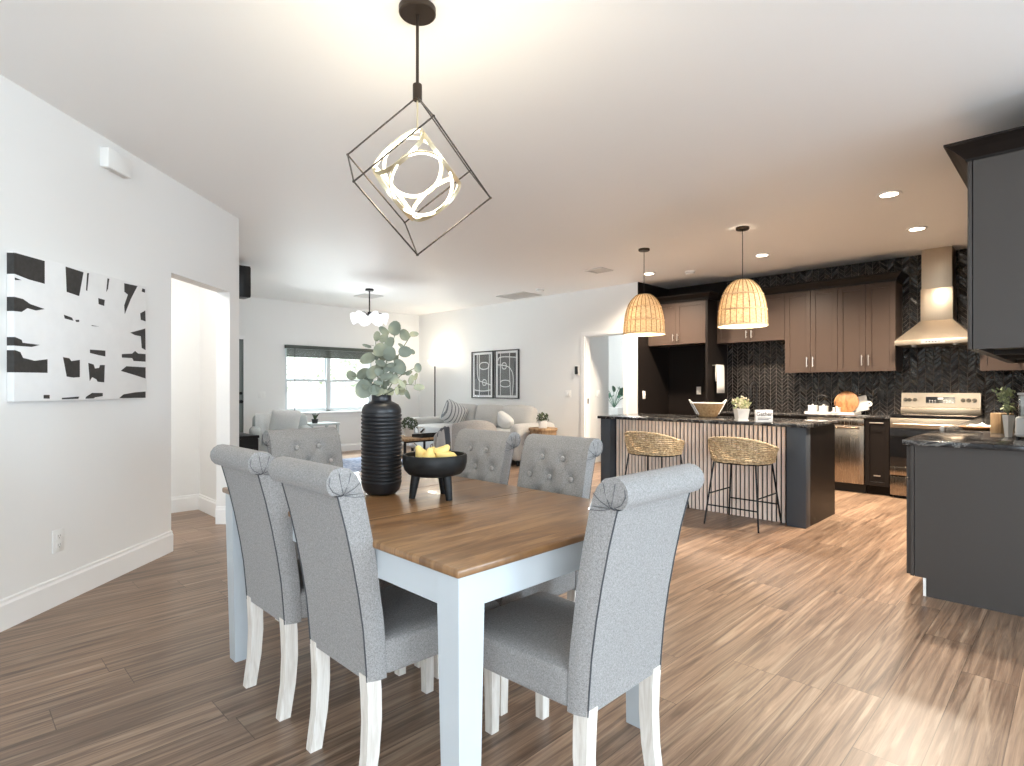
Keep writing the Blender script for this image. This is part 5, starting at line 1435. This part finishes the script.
# chandelier
CX, CY = 4.738, 7.89
t = thing('chandelier', 'small chandelier with white glowing glass shades over the living room', 'chandelier', (CX, CY, CEIL))
m = MB(); m.lathe([(0, 0), (.065, 0), (.065, -.03), (0, -.032)], 28); part('canopy', m, 'blackmetal', t)
m = MB(); m.bar((0, 0, -.02), (0, 0, -.40), .010, 10); part('rod', m, 'blackmetal', t)
m = MB(); m.lathe([(0, -.36), (.028, -.36), (.034, -.40), (.028, -.44), (0, -.45)], 20); part('hub', m, 'blackmetal', t)
for k in range(6):
    a = 2 * PI * k / 6 + .35; c, s = math.cos(a), math.sin(a)
    m = MB(); m.tube([(.02 * c, .02 * s, -.41), (.12 * c, .12 * s, -.375), (.21 * c, .21 * s, -.385), (.25 * c, .25 * s, -.40)], .007, 8); ar = part('arm', m, 'blackmetal', t)
    M_ = Matrix.Translation((.26 * c, .26 * s, -.405)) @ Matrix.Rotation(a, 4, 'Z') @ Matrix.Rotation(.75, 4, 'Y')
    m = MB(); m.lathe([(.020, .030), (.040, .010), (.068, -.035), (.090, -.085), (.098, -.12), (.093, -.12), (.084, -.085), (.062, -.038), (.034, .004), (.0, .020)], 24, M=M_); part('glass_shade', m, 'shadeglass', ar)
ld = bpy.data.lights.new('chandelier_lamp', 'POINT'); ld.energy = 10; ld.color = (.95, .97, 1); ld.shadow_soft_size = .2
lo = link(bpy.data.objects.new('chandelier_lamp', ld)); lo.location = (CX, CY, 2.12)

# window blind
t = thing('window_blind', 'dark olive blind pulled up at the top of the living room window', 'blind', (5.18, 9.98, 1.95), world=True)
m = MB(); m.box(X0 - .01, X1 + .01, 9.93, 9.998, 1.915, 1.975, r=.003); part('head_rail', m, 'blind', t)
m = MB()
for k in range(9): m.box(X0 + .025, X1 - .025, 9.945, 9.99, 1.785 + k * .0142, 1.785 + k * .0142 + .011)
part('gathered_slats', m, 'blind', t, smooth=False)
m = MB(); m.box(X0 + .025, X1 - .025, 9.943, 9.992, 1.765, 1.784, r=.003); part('bottom_rail', m, 'blind', t)
m = MB(); m.bar((4.46, 9.935, 1.92), (4.46, 9.935, .86), .004, 6); m.bar((4.46, 9.935, .86), (4.46, 9.935, .80), .007, 6); part('wand', m, 'blackplastic', t)

# armchair by the window, with pillow and throw
AX, AY = 3.66, 8.62
t = thing('armchair', 'sage grey armchair beneath the left side of the living room window', 'armchair', (AX, AY, 0), rz=-.35)
m = MB(); m.soft((0, 0, .26), (.40, .40, .14), .05); part('base', m, 'armchair', t, angle=60)
m = MB(); m.soft((0, .34, .50), (.40, .10, .30), .08); part('back', m, 'armchair', t, angle=60)
for s in (-1, 1):
    m = MB(); m.soft((s * .36, -.02, .40), (.085, .38, .22), .07); part('arm', m, 'armchair', t, angle=60)
m = MB(); m.soft((0, -.06, .44), (.27, .34, .08), .05, (0, 0, .03)); part('seat_cushion', m, 'armchair', t, angle=60)
for x in (-.34, .34):
    for y in (-.34, .34):
        m = MB(); m.cyl((x, y, 0), .022, .13, 10); part('leg', m, 'blackwood', t)
pillow('pale pillow leaning in the sage grey armchair by the window', (AX + .06, AY + .02, .68), .42, 'cushion', -.25, .45, spin=.1)
m = MB(); rows = []
for i in range(13):
    u = i / 12; x = -.36 + .26 * u; rows.append([(x, y + .004 * math.sin(u * 18), z) for y, z in ((.17, .50), (.222, .66), (.235, .78), (.28, .812), (.35, .816), (.42, .79), (.452, .66), (.455, .45), (.455, .30 + .02 * math.sin(u * 8)))])
m.quadgrid(rows); bmesh.ops.rotate(m.bm, verts=m.bm.verts, matrix=Matrix.Rotation(-.35, 3, 'Z'))
single('throw_blanket', m, 'cushion', 'white throw blanket over the back of the sage grey armchair', 'blanket', loc=(AX, AY, 0), angle=70)
t = thing('side_table', 'pale grey side table between the armchair and the window sill', 'side table', (4.52, 9.12, 0))
m = MB(); m.box(-.26, .26, -.22, .22, .585, .62, r=.004); part('top', m, 'armchair', t)
for x in (-.23, .23):
    for y in (-.19, .19):
        m = MB(); m.box(x - .018, x + .018, y - .018, y + .018, 0, .585); part('leg', m, 'armchair', t, smooth=False)
t = thing('potted_plant', 'tiny black spiky plant on the pale grey side table', 'plant', (4.42, 9.08, .62))
m = MB(); m.lathe([(0, 0), (.045, 0), (.055, .07), (.048, .07), (0, .06)], 20); part('pot', m, 'blackplastic', t, angle=50)
m = MB()
for k in range(11):
    a = k * 2.4; r = .03 + .05 * (k % 3) / 2; m.tube([(0, 0, .05), (r * .4 * math.cos(a), r * .4 * math.sin(a), .11), (r * math.cos(a), r * math.sin(a), .15 + .03 * (k % 2))], [.009, .008, .001], 6)
part('leaves', m, 'plant', t)

# console and speaker behind the end of the left wall
t = thing('media_console', 'black media console beyond the end of the left wall', 'console', (2.73, 8.4, 0), world=True)
m = MB(); m.box(2.515, 2.95, 7.68, 9.1, .08, .55); part('body', m, 'blackwood', t, smooth=False)
m = MB(); m.box(2.505, 2.965, 7.665, 9.115, .55, .585, r=.003); part('top', m, 'blackwood', t)
for k in range(3):
    m = MB(); a = 7.70 + k * .46; m.box(2.95, 2.965, a, a + .45, .10, .535, r=.002); d = part('door', m, 'blackwood', t)
    m = MB(); m.cyl((0, 0, 0), .012, .02, 12, M=Matrix.Translation((2.965, a + .40, .33)) @ Matrix.Rotation(PI / 2, 4, 'Y')); part('knob', m, 'handle', d)
for x in (2.54, 2.90):
    for y in (7.72, 9.04):
        m = MB(); m.box(x, x + .04, y, y + .04, 0, .08); part('foot', m, 'blackwood', t, smooth=False)
t = thing('wall_speaker', 'black loudspeaker mounted high beside the end of the left wall', 'speaker', (2.6, 7.36, 2.32), world=True)
m = MB(); m.box(2.53, 2.70, 7.26, 7.46, 2.32, 2.705, r=.006); part('cabinet', m, 'blackplastic', t)
m = MB(); m.box(2.70, 2.708, 7.272, 7.448, 2.335, 2.69, r=.003); part('grille', m, 'blackmetal', t)
m = MB(); m.box(2.50, 2.53, 7.33, 7.39, 2.45, 2.57); part('bracket', m, 'blackmetal', t, smooth=False)

# bedroom glimpse
t = thing('planter_stand', 'white square planter box seen through the bedroom doorway', 'planter', (9.45, 6.58, 0))
m = MB(); m.box(-.24, .24, -.24, .24, 0, .82, r=.008); m.box(-.20, .20, -.20, .20, .82, .822); part('box', m, 'white', t)
t = thing('palm_plant', 'dark green leafy plant in the white planter beyond the doorway', 'plant', (9.45, 6.58, .822))
ms, ml = MB(), MB(); rnd = random.Random(8)
for k in range(16):
    a = 2 * PI * k / 16 + rnd.uniform(-.2, .2); L = rnd.uniform(.24, .42); h = rnd.uniform(.18, .46)
    P_ = [Vector((0, 0, -.01)), Vector((L * .4 * math.cos(a), L * .4 * math.sin(a), h * .7)), Vector((L * math.cos(a), L * math.sin(a), h))]
    ms.tube(P_, .005, 5)
    leafpoly(ml, P_[1].lerp(P_[2], .75), Vector((-math.sin(a) * .5 + rnd.gauss(0, .4), math.cos(a) * .5 + rnd.gauss(0, .4), .8)), (P_[2] - P_[1]), .10, .42)
part('stems', ms, 'palm', t); part('leaves', ml, 'palm', t, angle=80)

# ================================================================== LIGHT
def light(kind, name, loc, energy, color, size=.1, rot=None, size_y=None, portal=False):
    ld = bpy.data.lights.new(name, kind); ld.energy = energy; ld.color = color
    if kind == 'AREA':
        ld.shape = 'RECTANGLE'; ld.size = size; ld.size_y = size_y or size
        if portal: ld.cycles.is_portal = True
    else: ld.shadow_soft_size = size
    o = link(bpy.data.objects.new(name, ld)); o.location = loc
    if rot is not None: o.rotation_euler = rot
    return o
sc = bpy.context.scene
wd = bpy.data.worlds.new('daylight'); sc.world = wd; wd.use_nodes = True
bgn = wd.node_tree.nodes['Background']; bgn.inputs[0].default_value = (.88, .95, 1.0, 1); bgn.inputs[1].default_value = WORLD
# daylight at the openings behind the viewer, with unseen fill lamps added
lm = (4.667 - 1.2 + 4.667 - 5.9) / 2; DAY = (.62, .82, 1.0)
light('AREA', 'window_daylight', (*W(D0 - .35, lm), 1.2), BACKW, DAY, 4.7, (PI / 2, 0, -PI / 4), 2.3)
light('AREA', 'back_ceiling_fill', (*W(D0 - 2.2, lm), -.02), BACK_FILL, (.95, .97, 1.0), 5.0, (PI * .70, 0, -PI / 4), 2.6)  # added upward fill to lift the ceiling; no patio stands there
q = Vector((4.0, -2.6, 0)).lerp(Vector((*PB0, 0)), .52)
light('AREA', 'window_daylight', (q.x + .25, q.y - .25, 1.37), NOOK, DAY, 1.9, (PI / 2, 0, PI / 4), 1.75)
light('AREA', 'sky_boost', (5.18, 11.3, 3.2), SKY_BOOST, (.86, .95, 1.0), 3.0, (-PI * .30, 0, 0), 1.6)  # added lamp out of view above the window, strengthens the sky's daylight
light('AREA', 'living_ceiling_fill', (5.2, 12.2, -.12), LIVING_FILL, (.90, .97, 1.0), 4.5, (-PI * .70, 0, 0), 2.6)  # added lamp at ground level, aimed up to brighten the living room ceiling
light('POINT', 'hall_lamp', (.55, 5.0, 2.45), HALL, (1, .97, .93), .15)
light('POINT', 'bedroom_fill', (9.0, 6.4, 2.45), 45, (.86, .95, 1.0), .2)  # added point light standing in for the bedroom's window light
light('POINT', 'ring_lamp', (PX, PY, CEIL + zc), 10, (1, .88, .66), .10)

# ================================================================== CAMERA
cd = bpy.data.cameras.new('camera'); cam = link(bpy.data.objects.new('camera', cd))
cam.location = (0, 0, 1.2); cam.rotation_euler = (PI / 2, 0, -PI / 4)
cd.sensor_width = 36; cd.lens = 36 * 571 / 1024; cd.shift_y = 5.5 / 1024; cd.clip_start = .02
sc.camera = cam
sc.view_settings.view_transform = 'Standard'; sc.view_settings.look = 'None'; sc.view_settings.gamma = 1; sc.view_settings.use_curve_mapping = False
sc.view_settings.exposure = EXPO
sc.cycles.max_bounces = 10; sc.cycles.diffuse_bounces = 6; sc.cycles.glossy_bounces = 4; sc.cycles.transparent_max_bounces = 12
sc.cycles.sample_clamp_indirect = 6; sc.cycles.use_denoising = True
